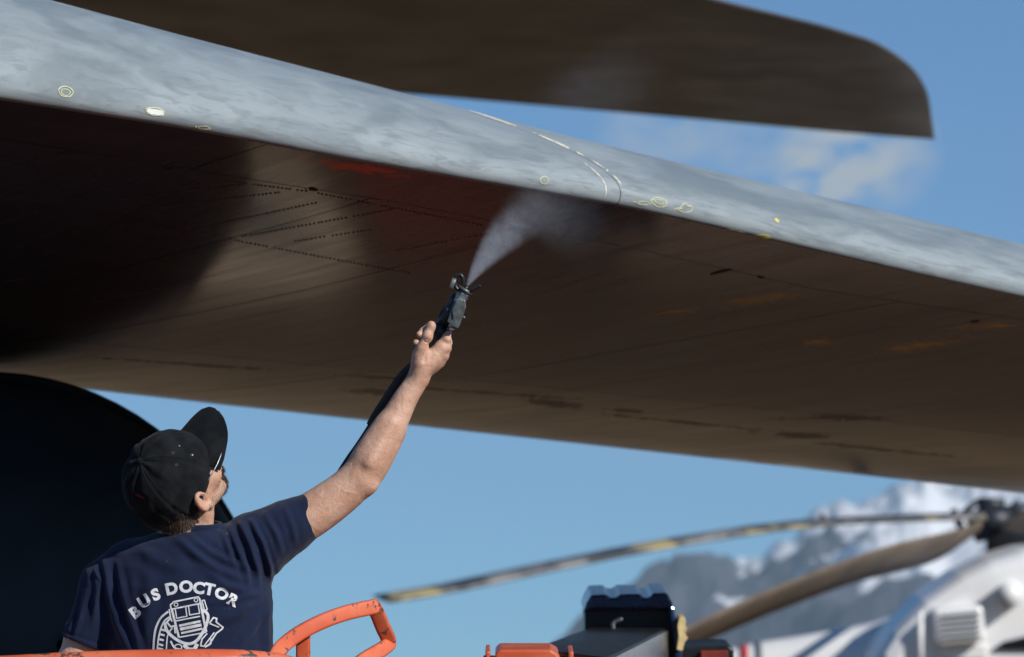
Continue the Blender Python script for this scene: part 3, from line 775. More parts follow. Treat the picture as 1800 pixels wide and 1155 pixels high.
# ------------------------------------------------------------------ the aerial lift
lift = empty('boom_lift', at(330, 1900, 9.5) * 1 if False else Vector((at(330, 1100, 9.5).x, 9.5, 0)), 'orange boom lift basket around the man, its boom and black hinge cover behind', 'boom lift')
def tubepx(name, pts, r, mat=M_orange, flat=None, n=6, up=None):
    P = cr([at(*p) for p in pts], n); prof = circ(r, 18) if flat is None else round_rect(flat[0], flat[1], min(flat) * .45)
    return sweep(name, P, prof, mat, lift, up=up)
tubepx('near_rail', [(-420, 1196, 8.9), (-200, 1183, 8.9), (0, 1175, 8.9), (130, 1168, 8.9), (260, 1164, 8.9), (380, 1163, 8.92), (450, 1166, 8.95), (500, 1173, 8.97), (540, 1188, 9.0), (560, 1215, 9.0), (562, 1300, 9.0), (562, 1500, 9.0), (562, 1800, 9.0)], .0265)
arch = [(486, 1152, 9.15), (500, 1133, 9.2), (530, 1111, 9.25), (570, 1091, 9.3), (610, 1077, 9.35), (650, 1068, 9.4), (656, 1067.5, 9.41)]
tubepx('arch_rail', [(470, 1190, 9.1)] + arch + [(663, 1078, 9.43), (672, 1100, 9.46), (683, 1126, 9.5), (676, 1138, 9.48), (640, 1160, 9.4), (600, 1190, 9.3)], .016, flat=(.0165, .0145), up=CF)
tubepx('rail_post', [(532, 1104, 9.28), (533, 1150, 9.28), (533, 1400, 9.28), (533, 1880, 9.28)], .014, flat=(.0155, .012), up=CF)
# basket floor and far rails, all below the frame
fl = CAMZ - .93
box('basket_floor', Vector((-.62, 9.55, fl - .03)), 1.9, 1.35, .06, M_orange, lift)
for x in (-1.5, .26):
    sweep('corner_post', [Vector((x, 10.15, fl)), Vector((x, 10.15, CAMZ + .13))], circ(.024), M_orange, lift)
for x in (-1.5,): sweep('corner_post', [Vector((x, 8.95, fl)), Vector((x, 8.95, CAMZ + .15))], circ(.024), M_orange, lift)
for z in (.5, 1.03):
    sweep('guard_rail', [Vector((-1.5, 10.15, fl + z)), Vector((.26, 10.15, fl + z))], circ(.022), M_orange, lift)
sweep('guard_rail', [Vector((-1.5, 8.95, fl + .5)), Vector((-.42, 8.95, fl + .5))], circ(.022), M_orange, lift)
for z in (.5, 1.03): sweep('guard_rail', [Vector((-1.5, 8.95, fl + z)), Vector((-1.5, 10.15, fl + z))], circ(.022), M_orange, lift)
# orange hinge plate between basket and boom
prism('hinge_block', [(872, 1260), (870, 1150), (878, 1142), (968, 1142), (980, 1149), (990, 1170), (990, 1260)], 10.2, 10.42, M_orange, lift, .006)
prism('hinge_ear', [(853, 1260), (853, 1145), (861, 1145), (862, 1260)], 10.18, 10.4, M_orange, lift, .003)
prism('hinge_ear', [(1001, 1260), (1000, 1146), (1008, 1146), (1010, 1260)], 10.18, 10.4, M_orange, lift, .003)
sweep('hinge_pin', [at(850, 1165, 10.3), at(1014, 1165, 10.3)], circ(.018, 14), M_steel, lift)
# boom: rectangular steel tube with dark top and bright side
A = [at(932, 1140, 10.4), at(1066, 1156, 10.15), at(1172, 1104, 13.2), at(1034, 1103, 13.2)]
dn = Vector((0, 0, -.34))
bm = bmesh.new(); vs = [bm.verts.new(p) for p in A + [p + dn for p in A]]
for f in ((0, 1, 2, 3), (4, 5, 6, 7), (0, 1, 5, 4), (1, 2, 6, 5), (2, 3, 7, 6), (3, 0, 4, 7)): bm.faces.new([vs[i] for i in f])
boom = link_bm('boom', bm, M_black, lift); bevel(boom, .008)
nrm = (A[2] - A[1]).cross(dn).normalized()
if nrm.x < 0: nrm = -nrm
q = [A[1] + nrm * .004 + Vector((0, 0, -.006)), A[2] + nrm * .004 + Vector((0, 0, -.006)), A[2] + nrm * .004 + dn * .95, A[1] + nrm * .004 + dn * .95]
o = link('side_plate', q, [(0, 1, 2, 3)], M_steel, boom, False); md = o.modifiers.new('s', 'SOLIDIFY'); md.thickness = .003
cov = prism('hinge_cover', [(1028, 1150), (1028, 1075), (1031, 1064), (1040, 1052), (1066, 1052), (1071, 1058), (1083, 1058), (1090, 1051), (1124, 1050), (1130, 1057), (1142, 1057), (1147, 1049), (1171, 1049), (1178, 1062), (1184, 1100), (1196, 1160), (1120, 1175)], 13.3, 13.75, M_black, lift, .012)
prism('cover_hood', [(1025, 1078), (1030, 1062), (1039, 1046), (1066, 1045), (1071, 1051), (1083, 1051), (1090, 1045), (1124, 1044), (1130, 1051), (1142, 1051), (1147, 1043), (1172, 1042), (1181, 1058), (1187, 1076), (1172, 1070), (1100, 1070), (1040, 1071)], 13.22, 13.72, M_navy, lift, .012)
prism('side_flange', [(1176, 1066), (1184, 1066), (1192, 1100), (1200, 1160), (1187, 1160), (1180, 1100)], 13.16, 13.6, M_navy, lift, .006)
sweep('hose_hook', cr([at(1079, 1110, 13.1), at(1078, 1096, 13.1), at(1086, 1091, 13.1), at(1094, 1088, 13.1)], 5), circ(.007, 8), M_steel, lift)
br = prism('mounting_bracket', [(1190, 1142), (1193, 1120), (1191, 1100), (1194, 1086), (1202, 1084), (1206, 1092), (1204, 1100), (1208, 1106), (1204, 1114), (1209, 1122), (1203, 1130), (1200, 1144)], 13.1, 13.25, M_tan, lift, .0015)
prism('cross_member', [(1196, 1138), (1282, 1135), (1290, 1142), (1290, 1230), (1196, 1230)], 13.3, 13.6, M_black, lift, .006)
prism('tail_lamp', [(1232, 1145), (1280, 1144), (1280, 1180), (1232, 1180)], 13.26, 13.3, M_lamp, lift, .003)
prism('turntable', [(700, 2150), (700, 2350), (1500, 2350), (1500, 2150)], 12.2, 14.2, M_orange, lift, .03)
sweep('riser', [at(1130, 1170, 13.5), at(1100, 2180, 13.3)], round_rect(.16, .14, .02), M_orange, lift)

# ------------------------------------------------------------------ the man
K = 9.45 / FPX                       # metres per photograph pixel at his depth
def H(px, py, dd=0.0): return cf(px, py, 9.45 + dd)
man = empty('person', Vector((at(330, 1100, 9.5).x, 9.5, fl)), 'man in navy t-shirt and black cap seen from behind, right arm raised', 'person')
hc = H(306, 846, .0)
def nrmz(v): v = np.array(v, float); return v / np.linalg.norm(v)
f_ = nrmz((.60, .32, .73)); u_ = np.array((-.36, -.72, .60)); u_ = nrmz(u_ - f_ * np.dot(u_, f_)); r_ = np.cross(f_, u_)
def hd(f, r, u): return hc + f_ * f + r_ * r + u_ * u
AX = (f_, r_, u_)
B = Field(H(60, 1330, .0) - np.array([0, .22, 0]), H(840, 540, .0) + np.array([0, .3, 0]), .0026)
# skull, face, jaw, neck
B.ell(hd(-.005, 0, .015), (.094, .075, .105), AX, .01)
B.ell(hd(.035, 0, -.035), (.058, .062, .085), AX, .03)
B.cap(hd(.01, .055, -.055), hd(.072, .018, -.098), .020, .018, .03); B.cap(hd(.01, -.055, -.055), hd(.072, -.018, -.098), .020, .018, .03)
B.ell(hd(.078, 0, -.098), (.018, .022, .016), AX, .02)
B.cap(hd(.092, 0, -.005), hd(.118, 0, -.038), .007, .0125, .012)                  # nose
for sgn in (-1, 1):
    B.ell(hd(.112, .011 * sgn, -.043), (.009, .008, .007), AX, .006)
    B.ell(hd(.060, .048 * sgn, -.030), (.026, .022, .018), AX, .02)               # cheekbone
    B.ell(hd(.078, .033 * sgn, .016), (.014, .026, .007), AX, .012)               # brow
    B.ell(hd(.090, .031 * sgn, -.001), (.014, .017, .010), AX, .006, sub=True)    # eye socket
    B.ell(hd(.081, .031 * sgn, -.001), (.0125, .0125, .0125), AX, .002)           # eyeball
B.cap(hd(.098, -.02, -.066), hd(.098, .02, -.066), .0065, .0065, .008); B.cap(hd(.097, -.018, -.075), hd(.097, .018, -.075), .0065, .0065, .006)
# right ear (and left)
for sgn in (-1, 1):
    e0 = hd(-.004, .076 * sgn, -.022)
    tf = nrmz(f_ * .86 - r_ * sgn * .5); tu = nrmz(u_ * .97 - f_ * .22)
    prev = None
    for k in range(15):
        a = R(-60 + 250 * k / 14); p = e0 - tf * .0175 * math.cos(a) * 1.0 * -1 * -1 + tu * (.030 * math.sin(a) + .004) + r_ * sgn * (.012 + .004 * math.sin(a))
        if prev is not None: B.cap(prev, p, .0046, .0046, .004)
        prev = p
    B.ell(e0 - tu * .027 + tf * .004 + r_ * sgn * .008, (.0085, .0085, .011), AX, .006)
    B.ell(e0 - tf * .004 + r_ * sgn * .003, (.018, .007, .027), (tf, np.cross(tf, tu), tu), .006)
    pv = None
    for k in range(8):
        a = R(-80 + 170 * k / 7); p = e0 - tf * .010 * math.cos(a) + tu * .018 * math.sin(a) + r_ * sgn * .012
        if pv is not None: B.cap(pv, p, .003, .003, .003)
        pv = p
    B.ell(e0 + tf * .003 - tu * .003 + r_ * sgn * .013, (.0055, .005, .008), (tf, np.cross(tf, tu), tu), .003, sub=True)
    B.cap(e0 + tf * .013 + tu * .002 + r_ * sgn * .010, e0 + tf * .012 - tu * .008 + r_ * sgn * .010, .004, .004, .004)
B.cap(hd(-.02, 0, -.045), H(336, 985, .055), .056, .064, .02)
B.cap(H(360, 905, .01), H(352, 980, .03), .020, .026, .02)      # neck muscle
for yy in (905, 914): B.cap(H(345, yy + 4, -.008), H(374, yy, .03), .003, .003, .006, sub=True)
# torso core under the shirt
B.ell(H(333, 1110, .06), (.14, .07, .17), None, .02)
B.cap(H(338, 975, .055), H(336, 1020, .055), .055, .08, .03)
B.cap(H(333, 1200, .06), H(333, 1300, .06), .12, .12, .03)
# raised right arm
sh = H(448, 962, .05); el = H(632, 838, .07); wr = H(737, 668, .10)
B.chain([H(336, 1000, .055), sh], [.045, .046], .02)
def spline_chain(pts, rs, k, n=5):
    q = cr([Vector(p) for p in pts], n); rr_ = [v.x for v in cr([Vector((r, 0, 0)) for r in rs], n)]
    B.chain([np.array(p) for p in q], rr_, k)
spline_chain([sh, H(520, 922, .055), H(570, 890, .062), H(610, 860, .068), H(632, 838, .07)], [.050, .0475, .0445, .0405, .038], .01)
B.cap(H(640, 846, .058), H(648, 850, .06), .022, .018, .025)
spline_chain([H(630, 842, .07), H(649, 812, .074), H(670, 778, .08), H(692, 740, .087), H(712, 702, .094), H(727, 678, .099), H(737, 660, .10)], [.037, .0380, .0350, .0290, .0235, .0195, .0180], .01)
B.cap(H(652, 806, .066), H(680, 752, .078), .027, .021, .03)
B.cap(H(652, 824, .088), H(686, 764, .09), .026, .020, .03)
B.cap(H(728, 680, .108), H(740, 662, .115), .0165, .0165, .015)
# tendons, elbow crease, heel of the hand
B.cap(H(724, 684, .080), H(750, 640, .082), .0045, .0040, .008); B.cap(H(733, 680, .084), H(766, 628, .088), .0040, .0036, .008)
B.cap(H(648, 815, .034), H(690, 745, .058), .010, .007, .012)
# hand: palm, then five fingers closing on the grip
B.cap(H(737, 664, .10), H(752, 632, .105), .0195, .022, .012)
B.cap(H(744, 646, .095), H(775, 612, .10), .017, .016, .012)
B.cap(H(735, 648, .09), H(738, 624, .085), .0165, .0175, .014)   # thenar
B.cap(H(752, 640, .10), H(768, 628, .11), .017, .015, .012)
def finger(pts, rs): B.chain([H(*p) for p in pts], rs, .004)
B.cap(H(760, 630, .105), H(785, 598, .105), .013, .0115, .010)
finger([(783, 598, .105), (786, 583, .118), (776, 570, .145), (755, 574, .153), (742, 582, .142)], [.0115, .0098, .0092, .0086, .0076])          # index
B.cap(H(762, 636, .11), H(784, 612, .112), .013, .0118, .010)
finger([(784, 612, .112), (787, 602, .135), (773, 592, .158), (752, 592, .157), (737, 588, .135)], [.0118, .0100, .0094, .0086, .0074])         # middle
B.cap(H(760, 644, .115), H(780, 626, .118), .0125, .0115, .010)
finger([(780, 626, .118), (781, 617, .142), (766, 609, .162), (746, 606, .158), (731, 602, .136)], [.0112, .0095, .009, .0082, .007])          # ring
B.cap(H(756, 650, .118), H(773, 638, .122), .012, .0105, .010)
finger([(773, 638, .122), (771, 632, .145), (757, 626, .158), (741, 622, .153)], [.0102, .0085, .0078, .0068])                                   # little
B.chain([H(737, 636, .085), H(742, 612, .078), H(751, 592, .074), H(757.5, 574, .080)], [.0165, .0128, .0112, .0102], .008)                       # thumb
B.ell(H(758, 573, .078), (.0095, .009, .011), None, .006)
B.cap(H(752, 604, .076), H(745, 634, .070), .0035, .003, .006, sub=True)
for q_ in ((786, 597, .096), (785, 611, .100), (780, 625, .106)): B.ell(H(*q_), (.0075, .0075, .0075), None, .006)
for a_, b_ in (((744, 596, .064), (757, 598, .064)), ((745, 600, .0655), (757, 602, .0655))): B.cap(H(*a_), H(*b_), .0012, .0012, .003, sub=True)
# left arm hanging to the rail
B.chain([H(205, 1010, .06), H(150, 1110, .05), H(128, 1185, .03), H(150, 1240, -.06), H(200, 1225, -.16)][:2] + [H(130, 1170, .04)], [.040, .041, .039], .02)
B.chain([H(130, 1170, .04), H(150, 1235, -.03), H(170, 1262, -.09)], [.040, .034, .026], .015)
B.cap(H(336, 1010, .055), H(212, 1010, .06), .045, .04, .03)
V, F = B.mesh(); V = relax(V, F, 6)
body = fast_link('body', V, F, M_skin, man)
print('body', len(V))
# thumb nail
nb = bvh_of(body)
# ---- shirt
T = Field(H(70, 1360, 0) - np.array([0, .25, 0]), H(600, 840, 0) + np.array([0, .32, 0]), .0034)
rows_ = [(915, 318, 372, .035), (927, 298, 388, .060), (938, 268, 408, .078), (952, 232, 432, .092), (970, 205, 452, .103), (995, 188, 466, .112), (1030, 182, 474, .122), (1080, 184, 479, .128), (1155, 190, 478, .128), (1260, 190, 476, .125), (1345, 184, 482, .125)]
lo = H(70, 1400, 0) - np.array([0, .25, 0]); hi = H(560, 905, 0) + np.array([0, .32, 0])
sl_, X, Y, Z = T.region(lo, hi)
zz = [-(r[0] - 577.5) / FPX * 9.45 for r in rows_][::-1]
def zi(i): return np.interp(Z, zz, [r[i] for r in rows_][::-1])
cx = ((zi(1) + zi(2)) / 2 - 900) * K; ax_ = (zi(2) - zi(1)) / 2 * K; ay = zi(3)
yc = 9.45 + .055 + np.interp(Z, zz, [0, 0, 0, 0, 0, 0, 0, .0, .0, .0, .0][::-1])
pw = 2.35
qq = (np.abs((X - cx) / ax_) ** pw + np.abs((Y - yc) / ay) ** pw) ** (1 / pw)
d = (qq - 1) * np.minimum(ax_, ay) * .95; d = np.maximum(d, Z - (-(914 - 577.5) * K)); d = np.maximum(d, -(Z + (1345 - 577.5) * K))
T.merge(sl_, d.astype(np.float32), 0.0001)
shr = H(446, 966, .05)
T.chain([H(415, 975, .05), H(452, 957, .05), H(500, 930, .055), H(556, 900, .06)], [.070, .068, .056, .0485], .03)
T.chain([H(228, 1000, .06), H(190, 1030, .06), H(147, 1132, .045)], [.064, .058, .0525], .03)
# openings: sleeve ends are cut square and hollowed, collar hollowed
def cutend(F_, p, dirv, depth):      # remove everything beyond a plane
    dirv = nrmz(dirv); lo = p - .13; hi = p + .13; s2, X, Y, Z = F_.region(lo, hi)
    dd = (X - p[0]) * dirv[0] + (Y - p[1]) * dirv[1] + (Z - p[2]) * dirv[2]
    near = np.sqrt((X - p[0]) ** 2 + (Y - p[1]) ** 2 + (Z - p[2]) ** 2) < .085
    a = F_.a[s2]; hh = np.clip(.006 - np.abs(a - dd), 0, None) / .006
    F_.a[s2] = np.where(near, np.maximum(a, dd) + hh * hh * .0015, a)
hem = H(552, 903, .06); hdv = nrmz((H(608, 858, .07) - sh) * np.array([1, 1, .55]))
cutend(T, hem, hdv, 0)
T.a[:] = T.a
T.cap(hem - hdv * .035, hem + hdv * .05, .0435, .0455, .003, sub=True)
hl = H(146, 1133, .045); hlv = nrmz(H(140, 1150, .045) - H(165, 1082, .05) )
cutend(T, hl, hlv, 0); T.cap(hl - hlv * .03, hl + hlv * .05, .046, .0475, .003, sub=True)
T.cap(H(338, 925, .05), H(336, 890, .045), .062, .062, .004, sub=True)
V, F = T.mesh(); V = relax(V, F, 8); N = vnormals(V, F)
PX = 900 + V[:, 0] / V[:, 1] * FPX; PY = 577.5 - V[:, 2] / V[:, 1] * FPX
def seg_d(pts, x, y):
    best = np.full(x.shape, 1e9); tt = np.zeros(x.shape); L = len(pts) - 1
    for i in range(L):
        ax0, ay0 = pts[i]; bx, by = pts[i + 1]; vx, vy = bx - ax0, by - ay0
        t = np.clip(((x - ax0) * vx + (y - ay0) * vy) / (vx * vx + vy * vy), 0, 1); d = np.hypot(x - ax0 - vx * t, y - ay0 - vy * t)
        m_ = d < best; best = np.where(m_, d, best); tt = np.where(m_, (i + t) / L, tt)
    return best, tt
folds = [  # polyline, width px, height mm
    ([(312, 945), (345, 975), (385, 1003), (430, 1022)], 9, 6), ([(325, 938), (375, 975), (430, 1000)], 7, 4), ([(345, 992), (400, 1030), (455, 1045)], 8, 4),
    ([(404, 928), (418, 965), (432, 1000), (438, 1030)], 6, 5.5), ([(424, 922), (440, 958), (452, 1000), (455, 1035)], 6, 5.5), ([(442, 915), (462, 955), (474, 995), (476, 1025)], 5, 5.5), ([(392, 938), (402, 965), (410, 990)], 5, 3.5),
    ([(466, 905), (486, 940), (496, 975)], 6, 3.5), ([(500, 890), (515, 930), (520, 960)], 6, 2.5),
    ([(184, 985), (192, 1040), (206, 1095), (232, 1155)], 9, 7), ([(205, 990), (216, 1050), (238, 1120), (250, 1170)], 7, 4), ([(170, 1000), (172, 1040), (162, 1100)], 6, 5), ([(150, 1040), (140, 1090), (128, 1125)], 5, 3), ([(168, 1005), (178, 1020), (176, 1050)], 4, 3.5),
    ([(455, 1050), (420, 1080), (372, 1098)], 9, 4), ([(466, 1075), (440, 1110), (410, 1150)], 9, 4), ([(472, 1060), (468, 1110), (470, 1160)], 7, 4), ([(260, 1010), (262, 1060), (255, 1120)], 12, 3), ([(238, 958), (275, 985), (330, 1003)], 12, 3), ([(372, 1060), (420, 1052), (470, 1040)], 6, 3)]
disp = np.zeros(len(V))
for pts, w, h in folds:
    w *= .8
    d, t = seg_d(pts, PX, PY); env = np.sin(np.pi * np.clip(t * .9 + .08, 0, 1)) ** .7
    disp += h * 1.25e-3 * env * (np.exp(-(d / w) ** 2) - .5 * np.exp(-((d - 2 * w) / w) ** 2))
for k in range(len(V)):
    if N[k, 1] < .6:
        disp[k] += .0022 * mnoise.noise((V[k, 0] * 22, V[k, 1] * 22, V[k, 2] * 12)) + .0010 * mnoise.noise((V[k, 0] * 60, V[k, 1] * 60, V[k, 2] * 35))
disp *= (PY < 1240)
# hem and collar seams
for (a, b) in (((545, 868), (561, 938)), ((540, 871), (556, 941)), ((97, 1113), (188, 1142)), ((99, 1107), (190, 1136))):
    d, t = seg_d([a, b], PX, PY); disp += (.0008 if a in ((545, 868), (97, 1113)) else -.0014) * np.exp(-(d / 2.2) ** 2)
V2 = V + N * disp[:, None]
shirt = fast_link('tshirt', V2, F, M_shirt, man); print('shirt', len(V))
bv_sh = bvh_of(shirt)
tr = cr([Vector(toworld([H(338 + 50 * math.cos(R(a)), 926 + 5 * math.sin(R(a)), .045 - .058 * math.sin(R(a)))])[0]) for a in range(0, 360, 24)], 3, True)
sweep('collar_band', tr, round_rect(.004, .010, .0035), M_shirt, shirt, closed=True)
# ---- lettering: the words follow an arc over the back
def zm(x, y): return (200 + x / 6, 1000 + y / 6)
fc = {}
def glyph(ch):
    cu = bpy.data.curves.new('g', 'FONT'); cu.body = ch; cu.size = 1; cu.align_x = 'CENTER'; cu.offset = .048; cu.resolution_u = 6
    o = bpy.data.objects.new('g', cu); COL.objects.link(o); dg = bpy.context.evaluated_depsgraph_get(); me = bpy.data.meshes.new_from_object(o.evaluated_get(dg))
    v = [tuple(p.co) for p in me.vertices]; f = [tuple(p.vertices) for p in me.polygons]
    bpy.data.objects.remove(o); bpy.data.curves.remove(cu); bpy.data.meshes.remove(me); return v, f
for ch, x, y, rot in (('B', 228, 455, 37), ('U', 322, 340, 31), ('S', 442, 270, 21), ('D', 612, 208, 12), ('O', 763, 188, 3), ('C', 898, 201, -8), ('T', 1010, 215, -11), ('O', 1137, 262, -20), ('R', 1262, 330, -27)):
    v, f = glyph(ch); xs = [p[0] for p in v]; ys = [p[1] for p in v]; mx = (min(xs) + max(xs)) / 2; my = (min(ys) + max(ys)) / 2
    sc = 20.6 / .76; c0 = zm(x, y); V = []
    for p in v:
        a, b = (p[0] - mx) * sc * 1.07, (p[1] - my) * sc; cs, sn_ = math.cos(R(rot)), math.sin(R(rot))
        q = onto(bv_sh, c0[0] + a * cs - b * sn_, c0[1] - (a * sn_ + b * cs), .0014); V.append(q if q is not None else at(c0[0], c0[1], 9.3))
    link('letter', V, f, M_print, shirt, False)
em = []
def E_(pts, w, closed=False): em.append(([zm(*p) for p in pts], w / 6 * 1.2, closed))
def poly(pts, w, closed=False, n=5):      # straight-edged outline: densify so the spline keeps the corners
    o = []; m_ = len(pts)
    for i in range(m_ if closed else m_ - 1):
        a, b = pts[i], pts[(i + 1) % m_]; o += [(a[0] + (b[0] - a[0]) * k / n, a[1] + (b[1] - a[1]) * k / n) for k in range(n)]
    if not closed: o.append(pts[-1])
    E_(o, w, closed)
poly([(605, 425), (598, 380), (635, 347), (890, 296), (908, 320), (918, 395)], 13)
poly([(612, 425), (915, 365)], 13); poly([(612, 425), (688, 722)], 20); poly([(912, 350), (975, 665)], 20); poly([(688, 722), (975, 668)], 12)
poly([(648, 418), (758, 396), (772, 500), (664, 520)], 10, True); poly([(788, 390), (888, 372), (906, 468), (802, 486)], 10, True)
E_([(657 + 19 * math.cos(a), 377 + 19 * math.sin(a)) for a in np.linspace(0, 5.5, 8)], 8, True); E_([(868 + 19 * math.cos(a), 330 + 19 * math.sin(a)) for a in np.linspace(0, 5.5, 8)], 8, True)
poly([(650, 550), (910, 500)], 12); poly([(690, 600), (915, 552)], 20); poly([(700, 636), (925, 590)], 26); poly([(712, 678), (935, 630)], 18)   # grille and bumper
poly([(585, 425), (600, 520), (615, 555)], 12); poly([(930, 335), (955, 330), (985, 430), (955, 438)], 10, True)
E_([(540, 560), (556, 640), (620, 715), (720, 775), (800, 790), (870, 760), (925, 690), (972, 600), (995, 510), (975, 460), (935, 440)], 26)
E_([(575, 450), (500, 515), (450, 610), (428, 720), (421, 850)], 18); E_([(600, 500), (535, 550), (495, 640), (472, 740), (462, 850)], 14); E_([(620, 620), (570, 700), (555, 850)], 10)
for (x, y) in ((505, 640), (492, 690), (483, 742), (477, 795), (473, 838)): poly([(x, y), (x + 46, y + 12)], 18, n=2)
poly([(600, 520), (560, 560), (600, 610), (640, 600), (650, 680)], 14)
poly([(1010, 570), (1050, 515), (1085, 525), (1080, 560), (1150, 615), (1140, 635), (1080, 680), (1030, 760), (1010, 790)], 14); poly([(1010, 575), (1075, 600), (1110, 615)], 12)
poly([(985, 680), (930, 740), (915, 810), (950, 815), (1060, 670)], 12); poly([(1030, 735), (1020, 790), (960, 825)], 16)
E_([(600, 760), (640, 830), (700, 850)], 16); E_([(680 + 38 * math.cos(a), 826 + 30 * math.sin(a)) for a in np.linspace(0, 5.5, 8)], 10, True); poly([(740, 800), (790, 850), (850, 850), (880, 790)], 34)
ribbons('bus_emblem', bv_sh, em, M_print, shirt, .0014)

# ---- cap
cu_ = nrmz(u_ * .955 - f_ * .29); cfv = nrmz(f_ - cu_ * np.dot(f_, cu_)); crv = np.cross(cfv, cu_)
cc = hd(-.004, 0, .012)
nt_, nph = 144, 52; V = []; F = []
def cap_pt(th, ph, lift_=0):
    rimz = -.020 - .028 * (1 - math.cos(th)) / 2                # rim dips at the back
    zt = .118; a = .111 if math.cos(th) > 0 else .112; b = .0885
    s_, c_ = math.sin(ph), math.cos(ph)
    z = c_ * zt if c_ > 0 else c_ * (-rimz) * 1.0
    rr_ = (abs(s_) ** .90)
    panel = abs(((th / (math.pi / 3) + .5) % 1) - .5)             # distance to seam
    seam = -.0016 * math.exp(-(panel / .022) ** 2) + .0009 * math.exp(-((panel - .075) / .03) ** 2)
    x, y = math.cos(th) * a * rr_, math.sin(th) * b * rr_
    nv = nrmz((x / a ** 2, y / b ** 2, z / zt ** 2 if z > 0 else 0))
    w = .0030 * mnoise.noise((x * 28, y * 28, z * 28)) + .0016 * mnoise.noise((x * 75, y * 75, z * 60))
    # pinched cloth radiating from the button
    w += .0022 * math.sin(th * 9 + 3 * mnoise.noise((x * 20, y * 20, 1))) * math.exp(-((ph - .45) / .3) ** 2)
    dd = seam * min(1, ph * 3) + w + lift_
    return cc + cfv * (x + nv[0] * dd) + crv * (y + nv[1] * dd) + cu_ * (z + nv[2] * dd)
for j in range(nph):
    ph = (j + .001) / (nph - 1) * (math.pi / 2 + .42)
    for i in range(nt_):
        th = 2 * math.pi * i / nt_; e = min(ph, math.pi / 2)
        if ph <= math.pi / 2: V.append(cap_pt(th, ph))
        else:
            t = (ph - math.pi / 2) / .42; p = cap_pt(th, math.pi / 2); dep = .013 + .040 * (1 - math.cos(th)) / 2
            rad = (p - cc) - cu_ * np.dot(p - cc, cu_)
            V.append(p - cu_ * dep * t - rad * .06 * t * t + rad * (.004 * math.sin(th * 7)) * t)
for j in range(nph - 1):
    for i in range(nt_): F.append((j * nt_ + i, j * nt_ + (i + 1) % nt_, (j + 1) * nt_ + (i + 1) % nt_, (j + 1) * nt_ + i))
F.append(tuple(range(nt_))[::-1])
capo = link('cap', toworld(V), F, M_cap, man)
md = capo.modifiers.new('thick', 'SOLIDIFY'); md.thickness = .002; md.offset = -1
# button
b0 = toworld([cap_pt(0, .001, .002)])[0]
sweep('cap_button', [Vector(b0) + Vector(toworld([cu_])[0] - toworld([np.zeros(3)])[0]) * t for t in (-.003, 0, .002, .0035)], circ(1, 14), M_cap, capo, radii=[.008, .008, .006, .002])
# brim
ns, ntt = 40, 16; V = []; F = []
for i in range(ns):
    sg = -1 + 2 * i / (ns - 1); th = R(-8) + sg * R(53)
    p0 = cap_pt(th, math.pi / 2) - cu_ * (.007 + .004 * sg * sg) - cfv * .010
    for j in range(ntt):
        t = j / (ntt - 1); L = .084 * (1 - abs(sg) ** 2.6) ** .6
        p = p0 + cfv * L * t + crv * (math.sin(th) * .010 * t) - cu_ * ((.016 * sg * sg) * t + .024 * t - .008 * t * (1 - abs(sg)))
        V.append(p)
for i in range(ns - 1):
    for j in range(ntt - 1): F.append((i * ntt + j, (i + 1) * ntt + j, (i + 1) * ntt + j + 1, i * ntt + j + 1))
brim = link('brim', toworld(V), F, M_cap, capo); md = brim.modifiers.new('thick', 'SOLIDIFY'); md.thickness = .0035; md.offset = 0; bevel(brim, .001)
# eyelets and lint, small red embroidery
bv_cap = bvh_of(capo)
for (x, y) in ((304, 796), (310, 817), (337, 800)):
    v, f = ribbon_geo(bv_cap, ring(x, y, 2.1, 1.8, 0, 8, 0), .9, .0008, True); link('eyelet', v, f, M_stitch, capo, False)
for lst, w in (([(317, 750), (324, 750.5), (331, 749)], 3), ([(238, 868), (246, 872), (254, 876)], 3)):
    v, f = ribbon_geo(bv_cap, lst, w, .0009, False, taper=True); link('red_stitching', v, f, M_red, capo, False)
for (x, y, w) in ((338, 800, 1.4), (315, 784, 1.0)):
    v, f = ribbon_geo(bv_cap, [(x - .8, y), (x + .8, y + .4)], w, .0012); link('lint_fleck', v, f, M_white, capo, False)
# hair below the cap and sideburn: scalp shell plus short strands
Hh = Field(hc - .16, hc + .16, .0028)
Hh.ell(hd(-.022, 0, -.005), (.086, .0785, .088), AX, .01)
Hh.cap(hd(-.05, -.03, -.06), hd(-.05, .03, -.06), .042, .042, .02)
Hh.cap(hd(.018, .066, -.004), hd(.014, .069, -.022), .009, .006, .006)
V, F = Hh.mesh(); hair = fast_link('hair', V, F, M_hair, man)
N = vnormals(V, F); rng = np.random.default_rng(3); sv = []; sf = []
kk = rng.choice(len(V), 9000)
for k in kk:
    rel = V[k] - hc; uu, ff_ = rel @ u_, rel @ f_
    if uu > .0 and ff_ < .0: continue
    n_ = N[k]; dn_ = nrmz(-u_ * .9 - f_ * .25 + rng.normal(0, .3, 3)); tp = V[k] + n_ * .0035 + dn_ * rng.uniform(.005, .012); sd = nrmz(np.cross(n_, dn_)) * .0006
    b = len(sv); sv += [V[k] - sd, V[k] + sd, tp]; sf.append((b, b + 1, b + 2))
o = link('hair_strands', toworld(sv), sf, M_hair, hair, False); o['kind'] = 'stuff'
